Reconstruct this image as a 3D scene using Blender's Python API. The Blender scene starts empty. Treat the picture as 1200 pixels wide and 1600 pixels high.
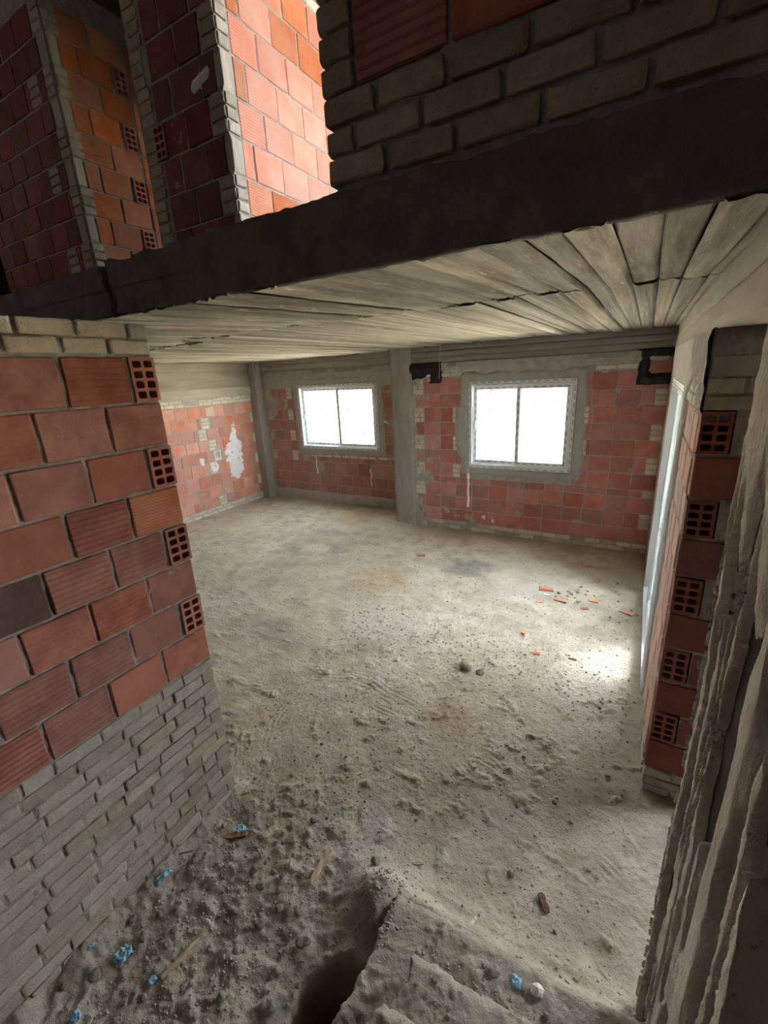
import bpy, bmesh, math, random
import numpy as np
from mathutils import Matrix, Vector

C = bpy.context.scene
COL = C.collection
rnd = random.Random(7)

# ------------------------------------------------------------------ camera, sky, exposure
YAW, PITCH, ROLL = 0.53699, 0.30411, -0.05188
F_PX = 685.5
cam_d = bpy.data.cameras.new('camera')
cam = bpy.data.objects.new('camera', cam_d)
COL.objects.link(cam)
cam_d.sensor_fit = 'VERTICAL'
cam_d.sensor_height = 24.0
cam_d.lens = F_PX * 24.0 / 1600.0
cam_d.clip_start = 0.05
cam_d.clip_end = 400
def cam_axes():
    f = Vector((-math.sin(YAW), math.cos(YAW), 0)); r = Vector((math.cos(YAW), math.sin(YAW), 0)); u = Vector((0, 0, 1))
    f2 = f * math.cos(PITCH) - u * math.sin(PITCH)
    u2 = u * math.cos(PITCH) + f * math.sin(PITCH)
    r3 = r * math.cos(ROLL) + u2 * math.sin(ROLL)
    u3 = u2 * math.cos(ROLL) - r * math.sin(ROLL)
    return r3, u3, f2
_r, _u, _f = cam_axes()
cam.matrix_world = Matrix(((_r.x, _u.x, -_f.x, 0), (_r.y, _u.y, -_f.y, 0), (_r.z, _u.z, -_f.z, 2.6), (0, 0, 0, 1)))
C.camera = cam

SKY = 1.0
world = bpy.data.worlds.new('overcast_sky')
C.world = world
world.use_nodes = True
wn = world.node_tree.nodes; wl = world.node_tree.links
wn.clear()
w_out = wn.new('ShaderNodeOutputWorld'); w_bg = wn.new('ShaderNodeBackground')
w_tc = wn.new('ShaderNodeTexCoord'); w_sep = wn.new('ShaderNodeSeparateXYZ'); w_rmp = wn.new('ShaderNodeValToRGB')
w_rmp.color_ramp.elements[0].position = 0.0; w_rmp.color_ramp.elements[0].color = (0.96, 0.98, 1.0, 1)
w_rmp.color_ramp.elements[1].position = 0.9; w_rmp.color_ramp.elements[1].color = (0.88, 0.94, 1.0, 1)
wl.new(w_tc.outputs['Generated'], w_sep.inputs[0]); wl.new(w_sep.outputs['Z'], w_rmp.inputs[0])
wl.new(w_rmp.outputs[0], w_bg.inputs[0]); w_bg.inputs[1].default_value = SKY
wl.new(w_bg.outputs[0], w_out.inputs[0])

sun_d = bpy.data.lights.new('sun', 'SUN'); sun_d.energy = 8.0; sun_d.angle = math.radians(8); sun_d.color = (1.0, 0.96, 0.9)
sun = bpy.data.objects.new('sun', sun_d); COL.objects.link(sun)
sun.rotation_euler = Vector((0.42, 0.55, -1.0)).to_track_quat('-Z', 'Y').to_euler()
def portal(name, loc, rot, sx, sy):
    d = bpy.data.lights.new(name, 'AREA'); d.shape = 'RECTANGLE'; d.size = sx; d.size_y = sy
    d.cycles.is_portal = True
    o = bpy.data.objects.new(name, d); o.location = loc; o.rotation_euler = rot; COL.objects.link(o)
portal('daylight_portal', (-1.6, 7.0, 1.76), (math.radians(-90), 0, 0), 1.6, 1.4)
portal('daylight_portal', (-5.34, 7.6, 1.8), (math.radians(-90), 0, 0), 2.0, 1.4)
portal('daylight_portal', (0.6, 4.6, 1.22), (0, math.radians(90), 0), 2.5, 1.9)
portal('daylight_portal', (1.75, 3.45, 1.6), (math.radians(-90), 0, 0), 1.15, 1.45)  # sits in an opening added to light the near floor and left wall
portal('daylight_portal', (0.8, 3.65, 4.2), (0, math.radians(90), 0), 2.2, 2.1)
portal('daylight_portal', (-3.45, 5.25, 4.1), (math.radians(-90), 0, 0), 0.95, 0.85)

C.view_settings.view_transform = 'Standard'
C.view_settings.look = 'None'
C.view_settings.gamma = 1.0
C.view_settings.use_curve_mapping = False
C.view_settings.exposure = 5.0
C.cycles.max_bounces = 14
C.cycles.diffuse_bounces = 8
C.cycles.transparent_max_bounces = 12
C.cycles.caustics_reflective = False
C.cycles.caustics_refractive = False
C.cycles.sample_clamp_indirect = 6.0
C.cycles.use_denoising = True

# ------------------------------------------------------------------ numpy noise
_tab = np.random.RandomState(11).rand(256, 256)
def vnoise(x, y, seed=0):
    x = np.asarray(x, float) + seed * 17.31; y = np.asarray(y, float) + seed * 9.77
    xi = np.floor(x).astype(int); yi = np.floor(y).astype(int)
    fx = x - xi; fy = y - yi
    fx = fx * fx * (3 - 2 * fx); fy = fy * fy * (3 - 2 * fy)
    x0 = xi & 255; x1 = (xi + 1) & 255; y0 = yi & 255; y1 = (yi + 1) & 255
    return (_tab[x0, y0] * (1 - fx) + _tab[x1, y0] * fx) * (1 - fy) + (_tab[x0, y1] * (1 - fx) + _tab[x1, y1] * fx) * fy
def fbm(x, y, seed=0, octv=4, gain=0.5):
    s = 0; a = 1; t = 0
    for k in range(octv):
        s = s + a * (vnoise(x, y, seed + k * 3) - 0.5); t += a
        x = np.asarray(x) * 2.03; y = np.asarray(y) * 2.03; a *= gain
    return s / t * 2
def smooth(e0, e1, x):
    t = np.clip((np.asarray(x, float) - e0) / (e1 - e0), 0, 1); return t * t * (3 - 2 * t)

# ------------------------------------------------------------------ materials
def mat(name, base, vary=None, scale=6.0, rough=0.9, bump=0.2, bump_scale=60.0, objrand=0.0, coords='Object', stretch=None, speck=None, spec=0.2):
    """base colour with noise towards `vary` (a colour), per-object brightness change and a fine bump"""
    m = bpy.data.materials.new(name); m.use_nodes = True
    n = m.node_tree.nodes; l = m.node_tree.links
    b = n['Principled BSDF']; b.inputs['Roughness'].default_value = rough
    b.inputs['Specular IOR Level'].default_value = spec
    tc = n.new('ShaderNodeTexCoord'); oi = n.new('ShaderNodeObjectInfo')
    vm = n.new('ShaderNodeVectorMath'); vm.operation = 'MULTIPLY_ADD'
    cmb = n.new('ShaderNodeCombineXYZ')
    mr = n.new('ShaderNodeMath'); mr.operation = 'MULTIPLY'; mr.inputs[1].default_value = 37.0
    l.new(oi.outputs['Random'], mr.inputs[0])
    for k in range(3): l.new(mr.outputs[0], cmb.inputs[k])
    l.new(tc.outputs[coords], vm.inputs[0]); vm.inputs[1].default_value = stretch or (1, 1, 1); l.new(cmb.outputs[0], vm.inputs[2])
    nz = n.new('ShaderNodeTexNoise'); nz.inputs['Scale'].default_value = scale; nz.inputs['Detail'].default_value = 6; nz.inputs['Roughness'].default_value = 0.62
    l.new(vm.outputs[0], nz.inputs['Vector'])
    rp = n.new('ShaderNodeValToRGB'); rp.color_ramp.elements[0].position = 0.36; rp.color_ramp.elements[1].position = 0.66
    rp.color_ramp.elements[0].color = (*base, 1); rp.color_ramp.elements[1].color = (*(vary or base), 1)
    l.new(nz.outputs[0], rp.inputs[0])
    out = rp.outputs[0]
    nf = n.new('ShaderNodeTexNoise'); nf.inputs['Scale'].default_value = bump_scale; nf.inputs['Detail'].default_value = 5; nf.inputs['Roughness'].default_value = 0.7
    l.new(vm.outputs[0], nf.inputs['Vector'])
    if speck:
        r2 = n.new('ShaderNodeValToRGB'); r2.color_ramp.elements[0].position = speck[1]; r2.color_ramp.elements[1].position = speck[1] + 0.1
        r2.color_ramp.elements[0].color = (0, 0, 0, 1); r2.color_ramp.elements[1].color = (1, 1, 1, 1)
        l.new(nf.outputs[0], r2.inputs[0])
        mx = n.new('ShaderNodeMixRGB'); mx.inputs[2].default_value = (*speck[0], 1)
        l.new(r2.outputs[0], mx.inputs[0]); l.new(out, mx.inputs[1]); out = mx.outputs[0]
    if objrand:
        hsv = n.new('ShaderNodeHueSaturation')
        mp = n.new('ShaderNodeMapRange'); mp.inputs['To Min'].default_value = 1 - objrand; mp.inputs['To Max'].default_value = 1 + objrand
        l.new(oi.outputs['Random'], mp.inputs[0]); l.new(mp.outputs[0], hsv.inputs['Value']); l.new(out, hsv.inputs['Color'])
        ms = n.new('ShaderNodeMath'); ms.operation = 'FRACT'; m7 = n.new('ShaderNodeMath'); m7.operation = 'MULTIPLY'; m7.inputs[1].default_value = 7.0
        l.new(oi.outputs['Random'], m7.inputs[0]); l.new(m7.outputs[0], ms.inputs[0])
        mh = n.new('ShaderNodeMapRange'); mh.inputs['To Min'].default_value = 1 - objrand * 0.7; mh.inputs['To Max'].default_value = 1 + objrand * 0.7
        l.new(ms.outputs[0], mh.inputs[0]); l.new(mh.outputs[0], hsv.inputs['Saturation'])
        out = hsv.outputs[0]
    l.new(out, b.inputs['Base Color'])
    bp = n.new('ShaderNodeBump'); bp.inputs['Strength'].default_value = bump; bp.inputs['Distance'].default_value = 0.01
    l.new(nf.outputs[0], bp.inputs['Height']); l.new(bp.outputs[0], b.inputs['Normal'])
    m['_last'] = 0
    return m, n, l, b, vm, bp, out

def add_grooves(pack, freq, depth, tint):
    """horizontal scored grooves in fired clay: fine relief on the brick face (bump), plus a darker tint along them"""
    m, n, l, b, vm, bp, out = pack
    tc = n.new('ShaderNodeTexCoord'); wv = n.new('ShaderNodeTexWave')
    wv.wave_type = 'BANDS'; wv.bands_direction = 'Z'; wv.wave_profile = 'SIN'
    wv.inputs['Scale'].default_value = freq; wv.inputs['Distortion'].default_value = 0.7; wv.inputs['Detail'].default_value = 2; wv.inputs['Detail Scale'].default_value = 1.5
    l.new(tc.outputs['Object'], wv.inputs['Vector'])
    oi = n.new('ShaderNodeObjectInfo'); m3 = n.new('ShaderNodeMath'); m3.operation = 'MULTIPLY'; m3.inputs[1].default_value = 3.7
    fr = n.new('ShaderNodeMath'); fr.operation = 'FRACT'; pw = n.new('ShaderNodeMath'); pw.operation = 'POWER'; pw.inputs[1].default_value = 2.0
    l.new(oi.outputs['Random'], m3.inputs[0]); l.new(m3.outputs[0], fr.inputs[0]); l.new(fr.outputs[0], pw.inputs[0])
    gr = n.new('ShaderNodeValToRGB'); gr.color_ramp.elements[0].position = 0.05; gr.color_ramp.elements[1].position = 0.3
    l.new(wv.outputs['Color'], gr.inputs[0])
    inv = n.new('ShaderNodeMath'); inv.operation = 'SUBTRACT'; inv.inputs[0].default_value = 1.0; l.new(gr.outputs[0], inv.inputs[1])
    amt = n.new('ShaderNodeMath'); amt.operation = 'MULTIPLY'; l.new(inv.outputs[0], amt.inputs[0]); l.new(pw.outputs[0], amt.inputs[1])
    b2 = n.new('ShaderNodeBump'); b2.invert = True; b2.inputs['Strength'].default_value = 0.9; b2.inputs['Distance'].default_value = depth
    l.new(amt.outputs[0], b2.inputs['Height']); l.new(bp.outputs[0], b2.inputs['Normal']); l.new(b2.outputs[0], b.inputs['Normal'])
    mx = n.new('ShaderNodeMixRGB'); mx.inputs[2].default_value = (*tint, 1)
    a2 = n.new('ShaderNodeMath'); a2.operation = 'MULTIPLY'; a2.inputs[1].default_value = 0.55; l.new(amt.outputs[0], a2.inputs[0])
    l.new(a2.outputs[0], mx.inputs[0]); l.new(out, mx.inputs[1]); l.new(mx.outputs[0], b.inputs['Base Color'])
    return m

M = {}
M['red_brick'] = add_grooves(mat('red_brick', (0.32, 0.122, 0.09), (0.48, 0.215, 0.155), 8, 0.85, 0.4, 90, 0.20), 12, 0.004, (0.18, 0.065, 0.048))
M['red_room'] = add_grooves(mat('red_brick_room', (0.45, 0.18, 0.15), (0.52, 0.27, 0.225), 5, 0.85, 0.25, 90, 0.20), 18, 0.003, (0.33, 0.12, 0.10))
M['red_pale'] = add_grooves(mat('red_brick_pale', (0.60, 0.24, 0.17), (0.60, 0.33, 0.26), 5, 0.85, 0.25, 90, 0.18), 18, 0.002, (0.47, 0.21, 0.165))
M['red_dusty'] = add_grooves(mat('red_brick_dusty', (0.42, 0.185, 0.155), (0.40, 0.25, 0.22), 4, 0.9, 0.25, 90, 0.15), 18, 0.002, (0.31, 0.14, 0.12))
M['red_orange'] = add_grooves(mat('red_brick_orange', (0.50, 0.16, 0.07), (0.58, 0.25, 0.14), 5, 0.85, 0.25, 90, 0.2), 20, 0.003, (0.42, 0.17, 0.11))
M['red_shaded'] = mat('red_brick_shaded', (0.17, 0.055, 0.045), (0.22, 0.075, 0.06), 6, 0.85, 0.25, 90, 0.25)[0]  # shade on the upper far-left wall and pier, painted into the brick
M['red_half_shaded'] = mat('red_brick_half_shaded', (0.22, 0.085, 0.068), (0.28, 0.11, 0.085), 6, 0.85, 0.25, 90, 0.15)[0]  # darker red for the right wall's end face, its shade put into colour
M['red_wash'] = mat('red_brick_washed', (0.56, 0.40, 0.34), (0.58, 0.31, 0.24), 7, 0.9, 0.3, 60, 0.1)[0]
M['red_flat'] = mat('red_brick_smooth', (0.40, 0.165, 0.122), (0.47, 0.215, 0.16), 6, 0.85, 0.25, 90, 0.18)[0]
M['sooty'] = mat('sooty_brick', (0.10, 0.065, 0.055), (0.24, 0.13, 0.10), 5, 0.9, 0.3, 60)[0]
M['tan'] = mat('sand_lime_brick', (0.40, 0.35, 0.27), (0.54, 0.47, 0.36), 14, 0.95, 0.7, 110, 0.16, speck=((0.20, 0.17, 0.13), 0.60))[0]
M['tan_top'] = mat('buff_brick', (0.48, 0.41, 0.30), (0.60, 0.52, 0.39), 14, 0.95, 0.7, 110, 0.1, speck=((0.26, 0.21, 0.15), 0.60))[0]
M['tan_grey'] = mat('grey_cement_brick', (0.45, 0.41, 0.345), (0.58, 0.535, 0.455), 16, 0.95, 0.8, 120, 0.14, speck=((0.19, 0.175, 0.155), 0.60))[0]
M['tan_pale'] = mat('pale_cement_brick', (0.58, 0.54, 0.45), (0.68, 0.64, 0.55), 14, 0.95, 0.5, 100, 0.12)[0]
M['dark_shell'] = mat('bounce_cutting_render', (0.035, 0.03, 0.027), (0.06, 0.052, 0.046), 3, 0.95, 0.4, 30)[0]  # colour darkened to cut bounce light off the unseen hall walls and roof
M['mortar'] = mat('mortar', (0.30, 0.28, 0.245), (0.43, 0.405, 0.36), 18, 0.95, 0.8, 80)[0]
M['mortar_pale'] = mat('pale_mortar', (0.36, 0.34, 0.31), (0.47, 0.45, 0.41), 14, 0.95, 0.6, 70)[0]
M['plaster'] = mat('grey_plaster', (0.36, 0.345, 0.325), (0.44, 0.42, 0.395), 7, 0.9, 0.25, 60)[0]
M['white_smear'] = mat('white_smear', (0.86, 0.84, 0.86), (0.76, 0.71, 0.72), 12, 0.8, 0.3, 60)[0]
M['tar'] = mat('black_tar', (0.02, 0.018, 0.018), (0.045, 0.04, 0.038), 10, 0.7, 0.3, 60)[0]
M['board_y'] = mat('board_marked_concrete', (0.20, 0.178, 0.14), (0.43, 0.395, 0.325), 9, 0.92, 1.0, 34, 0.26, stretch=(1.6, 0.22, 1), speck=((0.56, 0.52, 0.44), 0.60))[0]
M['board_x'] = mat('board_marked_beam_concrete', (0.29, 0.265, 0.225), (0.42, 0.39, 0.34), 5, 0.92, 0.7, 26, 0.20, stretch=(0.15, 1, 1), speck=((0.49, 0.46, 0.4), 0.64))[0]
M['board_side'] = mat('board_marked_side_concrete', (0.31, 0.28, 0.225), (0.44, 0.40, 0.33), 5, 0.92, 0.7, 26, 0.16, stretch=(1, 0.15, 1), speck=((0.5, 0.47, 0.4), 0.64))[0]
M['column'] = mat('column_concrete', (0.30, 0.28, 0.25), (0.42, 0.395, 0.355), 4, 0.92, 0.5, 40, stretch=(1, 1, 0.35), speck=((0.22, 0.20, 0.175), 0.63))[0]
M['rough_crust'] = mat('rough_concrete_crust', (0.48, 0.43, 0.37), (0.66, 0.61, 0.53), 9, 0.95, 1.0, 55, stretch=(1, 1, 0.4), speck=((0.18, 0.155, 0.13), 0.62))[0]
M['dark_core'] = mat('dark_core_concrete', (0.045, 0.036, 0.029), (0.075, 0.06, 0.048), 6, 0.9, 0.4, 40, stretch=(1, 1, 0.3))[0]  # dark concrete, shows where the crust dips into grooves
M['edge'] = mat('grey_slab_edge', (0.15, 0.135, 0.115), (0.23, 0.205, 0.175), 7, 0.95, 0.8, 50)[0]
M['wood'] = mat('splintered_wood', (0.50, 0.38, 0.24), (0.62, 0.50, 0.34), 10, 0.8, 0.4, 50, 0.1, stretch=(0.2, 1, 1))[0]
M['wood_dark'] = mat('dark_wood', (0.24, 0.12, 0.06), (0.32, 0.17, 0.09), 10, 0.8, 0.4, 50, stretch=(0.2, 1, 1))[0]
M['blue'] = mat('blue_plastic', (0.22, 0.50, 0.70), (0.36, 0.64, 0.82), 20, 0.45, 0.2, 60, spec=0.5)[0]
M['clod'] = mat('mortar_clod', (0.30, 0.275, 0.235), (0.44, 0.41, 0.355), 25, 0.95, 0.6, 90, 0.3)[0]
M['grit'] = mat('pale_grit', (0.34, 0.31, 0.26), (0.54, 0.50, 0.43), 14, 0.95, 0.4, 90)[0]
M['white_bit'] = mat('white_scrap', (0.75, 0.74, 0.70), (0.85, 0.84, 0.80), 20, 0.8, 0.2, 60)[0]
M['wire'] = mat('pale_wire', (0.55, 0.52, 0.46), None, 5, 0.6, 0.0, 30)[0]
M['alu'] = mat('white_aluminium', (0.72, 0.75, 0.78), (0.78, 0.81, 0.84), 4, 0.35, 0.05, 30, spec=0.5)[0]
M['facade'] = mat('white_facade', (0.72, 0.70, 0.66), (0.76, 0.74, 0.70), 2, 0.9, 0.1, 20)[0]
M['shutter'] = mat('grey_shutter', (0.010, 0.013, 0.018), (0.014, 0.018, 0.024), 4, 0.7, 0.1, 20)[0]
M['door_green'] = mat('pale_green_door', (0.022, 0.034, 0.030), (0.028, 0.04, 0.036), 4, 0.7, 0.1, 20)[0]
M['door_ochre'] = mat('ochre_gate', (0.06, 0.046, 0.022), (0.07, 0.054, 0.028), 4, 0.7, 0.1, 20)[0]
M['far_glass'] = mat('dark_far_glass', (0.008, 0.011, 0.015), None, 4, 0.4, 0.0, 20, spec=0.1)[0]
M['sand'] = mat('building_site_ground', (0.42, 0.37, 0.28), (0.55, 0.49, 0.38), 0.3, 0.95, 0.4, 8)[0]
M['cabin'] = mat('pale_blue_cabin', (0.016, 0.022, 0.026), (0.02, 0.027, 0.03), 2, 0.9, 0.1, 20)[0]

# framed profile with protective film: dashes of print along it (UV.x runs along the bar in metres)
m, n, l, b, vm, bp, out = mat('filmed_aluminium', (0.68, 0.72, 0.75), (0.74, 0.78, 0.82), 4, 0.4, 0.05, 30, spec=0.5)
uv = n.new('ShaderNodeUVMap'); sp = n.new('ShaderNodeSeparateXYZ'); l.new(uv.outputs[0], sp.inputs[0])
sc = n.new('ShaderNodeMath'); sc.operation = 'MULTIPLY'; sc.inputs[1].default_value = 8.5; l.new(sp.outputs[0], sc.inputs[0])
fr = n.new('ShaderNodeMath'); fr.operation = 'FRACT'; l.new(sc.outputs[0], fr.inputs[0])
lt = n.new('ShaderNodeMath'); lt.operation = 'LESS_THAN'; lt.inputs[1].default_value = 0.58; l.new(fr.outputs[0], lt.inputs[0])
cmpv = n.new('ShaderNodeMath'); cmpv.operation = 'COMPARE'; cmpv.inputs[1].default_value = 0.5; cmpv.inputs[2].default_value = 0.17; l.new(sp.outputs[1], cmpv.inputs[0])
mu = n.new('ShaderNodeMath'); mu.operation = 'MULTIPLY'; l.new(lt.outputs[0], mu.inputs[0]); l.new(cmpv.outputs[0], mu.inputs[1])
m6 = n.new('ShaderNodeMath'); m6.operation = 'MULTIPLY'; m6.inputs[1].default_value = 0.8; l.new(mu.outputs[0], m6.inputs[0])
mx = n.new('ShaderNodeMixRGB'); mx.inputs[2].default_value = (0.11, 0.12, 0.14, 1)
l.new(m6.outputs[0], mx.inputs[0]); l.new(out, mx.inputs[1]); l.new(mx.outputs[0], b.inputs['Base Color'])
M['film'] = m

def glass_mat():
    m = bpy.data.materials.new('dusty_glass'); m.use_nodes = True
    n = m.node_tree.nodes; l = m.node_tree.links; n.clear()
    o = n.new('ShaderNodeOutputMaterial'); t = n.new('ShaderNodeBsdfTransparent'); t.inputs[0].default_value = (0.90, 0.93, 0.93, 1)
    g = n.new('ShaderNodeBsdfGlossy'); g.inputs['Roughness'].default_value = 0.03
    tr = n.new('ShaderNodeBsdfTranslucent'); tr.inputs[0].default_value = (0.85, 0.87, 0.88, 1)
    lw = n.new('ShaderNodeLayerWeight'); pw = n.new('ShaderNodeMath'); pw.operation = 'POWER'; pw.inputs[1].default_value = 5.0
    fz = n.new('ShaderNodeMath'); fz.operation = 'MULTIPLY_ADD'; fz.inputs[1].default_value = 0.92; fz.inputs[2].default_value = 0.03
    l.new(lw.outputs['Facing'], pw.inputs[0]); l.new(pw.outputs[0], fz.inputs[0])
    m1 = n.new('ShaderNodeMixShader'); m1.inputs[0].default_value = 0.02
    m2 = n.new('ShaderNodeMixShader')
    l.new(t.outputs[0], m1.inputs[1]); l.new(tr.outputs[0], m1.inputs[2])
    l.new(fz.outputs[0], m2.inputs[0]); l.new(m1.outputs[0], m2.inputs[1]); l.new(g.outputs[0], m2.inputs[2])
    l.new(m2.outputs[0], o.inputs[0])
    return m
M['glass'] = glass_mat()

# dirt floor: colour patches carried by a "tone" attribute (damp and rusty stains, pale dust)
m, n, l, b, vm, bp, out = mat('dirt_floor', (0.41, 0.355, 0.275), (0.59, 0.535, 0.43), 4.5, 0.97, 1.0, 48, speck=((0.30, 0.27, 0.22), 0.58))
at = n.new('ShaderNodeAttribute'); at.attribute_name = 'tone'
sx = n.new('ShaderNodeSeparateColor'); l.new(at.outputs['Color'], sx.inputs[0])
prev = out
for k, c in enumerate(((0.20, 0.195, 0.18), (0.46, 0.31, 0.17), (0.60, 0.57, 0.51))):
    mx = n.new('ShaderNodeMixRGB'); mx.inputs[2].default_value = (*c, 1); l.new(sx.outputs[k], mx.inputs[0]); l.new(prev, mx.inputs[1]); prev = mx.outputs[0]
l.new(prev, b.inputs['Base Color'])
M['dirt'] = m
M['stair'] = mat('rough_stair_concrete', (0.35, 0.31, 0.25), (0.47, 0.42, 0.345), 6, 0.96, 1.0, 60, speck=((0.2, 0.18, 0.15), 0.61))[0]

# ------------------------------------------------------------------ object helpers
def link(name, me, m=None, parent=None, loc=None, rotz=0.0):
    if m is not None and not me.materials: me.materials.append(m)
    o = bpy.data.objects.new(name, me); COL.objects.link(o)
    if loc is not None: o.location = loc
    o.rotation_euler = (0, 0, rotz)
    if parent is not None: o.parent = parent
    return o
def tag(o, label, cat, group=None, kind=None):
    o['label'] = label; o['category'] = cat
    if group: o['group'] = group
    if kind: o['kind'] = kind
    return o
def empty(name, loc=(0, 0, 0), rotz=0.0):
    o = bpy.data.objects.new(name, None); COL.objects.link(o); o.location = loc; o.rotation_euler = (0, 0, rotz); return o
def mesh_np(name, verts, faces, smooth_=False):
    me = bpy.data.meshes.new(name)
    verts = np.asarray(verts, np.float32); faces = np.asarray(faces, np.int32)
    k = faces.shape[1]
    me.vertices.add(len(verts)); me.vertices.foreach_set('co', verts.ravel())
    me.loops.add(faces.size); me.loops.foreach_set('vertex_index', faces.ravel())
    me.polygons.add(len(faces)); me.polygons.foreach_set('loop_start', np.arange(0, faces.size, k, dtype=np.int32))
    me.polygons.foreach_set('loop_total', np.full(len(faces), k, np.int32))
    me.update(calc_edges=True); me.validate()
    if smooth_: me.polygons.foreach_set('use_smooth', np.ones(len(faces), bool))
    return me
def grid_faces(nu, nv):
    i = np.arange((nu - 1) * (nv - 1)); r = i // (nv - 1); c = i % (nv - 1)
    a = r * nv + c
    return np.stack([a, a + nv, a + nv + 1, a + 1], 1)
BOX_F = ((0, 3, 2, 1), (4, 5, 6, 7), (0, 1, 5, 4), (1, 2, 6, 5), (2, 3, 7, 6), (3, 0, 4, 7))
def boxes_mesh(name, boxes):
    V = []; Fc = []
    for (x0, y0, z0, x1, y1, z1) in boxes:
        k = len(V)
        V += [(x0, y0, z0), (x1, y0, z0), (x1, y1, z0), (x0, y1, z0), (x0, y0, z1), (x1, y0, z1), (x1, y1, z1), (x0, y1, z1)]
        Fc += [tuple(k + q for q in f) for f in BOX_F]
    return mesh_np(name, V, Fc)
def jitter_box(name, L, D, H, bev, jit, seg=1, seed=0, cuts=0):
    """chamfered box: x centred, y 0..D (front at 0), z 0..H, corners knocked about"""
    bm = bmesh.new(); r = random.Random(seed)
    bmesh.ops.create_cube(bm, size=1.0)
    bmesh.ops.scale(bm, vec=(L, D, H), verts=bm.verts); bmesh.ops.translate(bm, vec=(0, D / 2, H / 2), verts=bm.verts)
    front = [e for e in bm.edges if any(v.co.y < 1e-5 for v in e.verts)]
    bmesh.ops.bevel(bm, geom=front, offset=bev, segments=seg, profile=0.6, affect='EDGES', clamp_overlap=True)
    for v in bm.verts:
        if v.co.y < D * 0.9:
            v.co.x += r.uniform(-jit, jit); v.co.z += r.uniform(-jit, jit); v.co.y += r.uniform(-jit, jit) * 0.5
    bmesh.ops.recalc_face_normals(bm, faces=bm.faces)
    me = bpy.data.meshes.new(name); bm.to_mesh(me); bm.free(); return me
def hollow_mesh(name, L, D, H, cols=2, rows=4, seed=0):
    """brick end with a grid of square holes through it"""
    r = random.Random(seed)
    t = 0.014; tw = (L - t * (cols + 1)) / cols; th = (H - t * (rows + 1)) / rows
    bm = bmesh.new()
    xs = [-L / 2]; 
    for c in range(cols): xs += [-L / 2 + t + c * (tw + t), -L / 2 + t + c * (tw + t) + tw]
    xs.append(L / 2)
    zs = [0.0]
    for k in range(rows): zs += [t + k * (th + t), t + k * (th + t) + th]
    zs.append(H)
    G = [[bm.verts.new((x + r.uniform(-.0015, .0015), r.uniform(-.001, .001), z + r.uniform(-.0015, .0015))) for z in zs] for x in xs]
    for i in range(len(xs) - 1):
        for j in range(len(zs) - 1):
            q = [G[i][j], G[i + 1][j], G[i + 1][j + 1], G[i][j + 1]]
            if i % 2 == 1 and j % 2 == 1:      # a hole: four deep walls with cut corners and a back
                cx = sum(v.co.x for v in q) / 4; cz = sum(v.co.z for v in q) / 4
                ring = []
                for a in range(4):
                    p = q[a].co; pn = q[(a + 1) % 4].co
                    for s in (0.16, 0.84):
                        ring.append(bm.verts.new(p.lerp(pn, s)))
                for a in range(4):
                    bm.faces.new((q[a], ring[2 * a], ring[2 * a - 1]))
                    bm.faces.new((q[a], q[(a + 1) % 4], ring[2 * a + 1], ring[2 * a])) if False else None
                back = [bm.verts.new((v.co.x, D * 0.9, v.co.z)) for v in ring]
                for a in range(8):
                    bm.faces.new((ring[a], ring[(a + 1) % 8], back[(a + 1) % 8], back[a]))
                bm.faces.new(back)
            else:
                bm.faces.new(q)
    # outer sides
    per = [G[i][0] for i in range(len(xs))] + [G[-1][j] for j in range(1, len(zs))] + [G[i][-1] for i in range(len(xs) - 2, -1, -1)] + [G[0][j] for j in range(len(zs) - 2, 0, -1)]
    bk = [bm.verts.new((v.co.x, D, v.co.z)) for v in per]
    for a in range(len(per)):
        bm.faces.new((per[a], bk[a], bk[(a + 1) % len(per)], per[(a + 1) % len(per)]))
    bmesh.ops.recalc_face_normals(bm, faces=bm.faces)
    me = bpy.data.meshes.new(name); bm.to_mesh(me); bm.free(); return me

class Wall:
    """a vertical wall face. u runs along it (to the right seen from its visible side), d outwards, z up"""
    def __init__(s, side, at):
        s.side = side; s.at = at
        s.rot = {'-Y': 0.0, '+X': math.pi / 2, '-X': -math.pi / 2}[side]
    def pt(s, u, d, z):
        if s.side == '-Y': return (u, s.at - d, z)
        if s.side == '+X': return (s.at + d, u, z)
        return (s.at - d, -u, z)
    def pts(s, u, d, z):
        one = np.ones_like(u)
        if s.side == '-Y': return np.stack([u, s.at * one - d, z], -1)
        if s.side == '+X': return np.stack([s.at * one + d, u, z], -1)
        return np.stack([s.at * one - d, -u, z], -1)
    def box(s, u0, u1, d0, d1, z0, z1):
        a = s.pt(u0, d0, z0); b = s.pt(u1, d1, z1)
        return (min(a[0], b[0]), min(a[1], b[1]), a[2], max(a[0], b[0]), max(a[1], b[1]), b[2])

def crust(w, name, m, parent, u0, u1, z0, z1, res, hf, cut=-0.004):
    """a skin of mortar or plaster lying on the wall: height hf(u, z) above the brick face; where it dips below, the bricks show"""
    nu = max(3, int((u1 - u0) / res) + 1); nz = max(3, int((z1 - z0) / res) + 1)
    U, Z = np.meshgrid(np.linspace(u0, u1, nu), np.linspace(z0, z1, nz), indexing='ij')
    Hh = hf(U, Z)
    P = w.pts(U, Hh, Z).reshape(-1, 3)
    Fc = grid_faces(nu, nz)
    keep = (Hh.reshape(-1)[Fc] > cut).any(1) & (Hh.reshape(-1)[Fc] > -0.1).all(1)
    Fc = Fc[keep]
    used = np.unique(Fc); remap = np.zeros(len(P), int); remap[used] = np.arange(len(used))
    me = mesh_np(name, P[used], remap[Fc], True)
    return link(name, me, m, parent)

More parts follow.
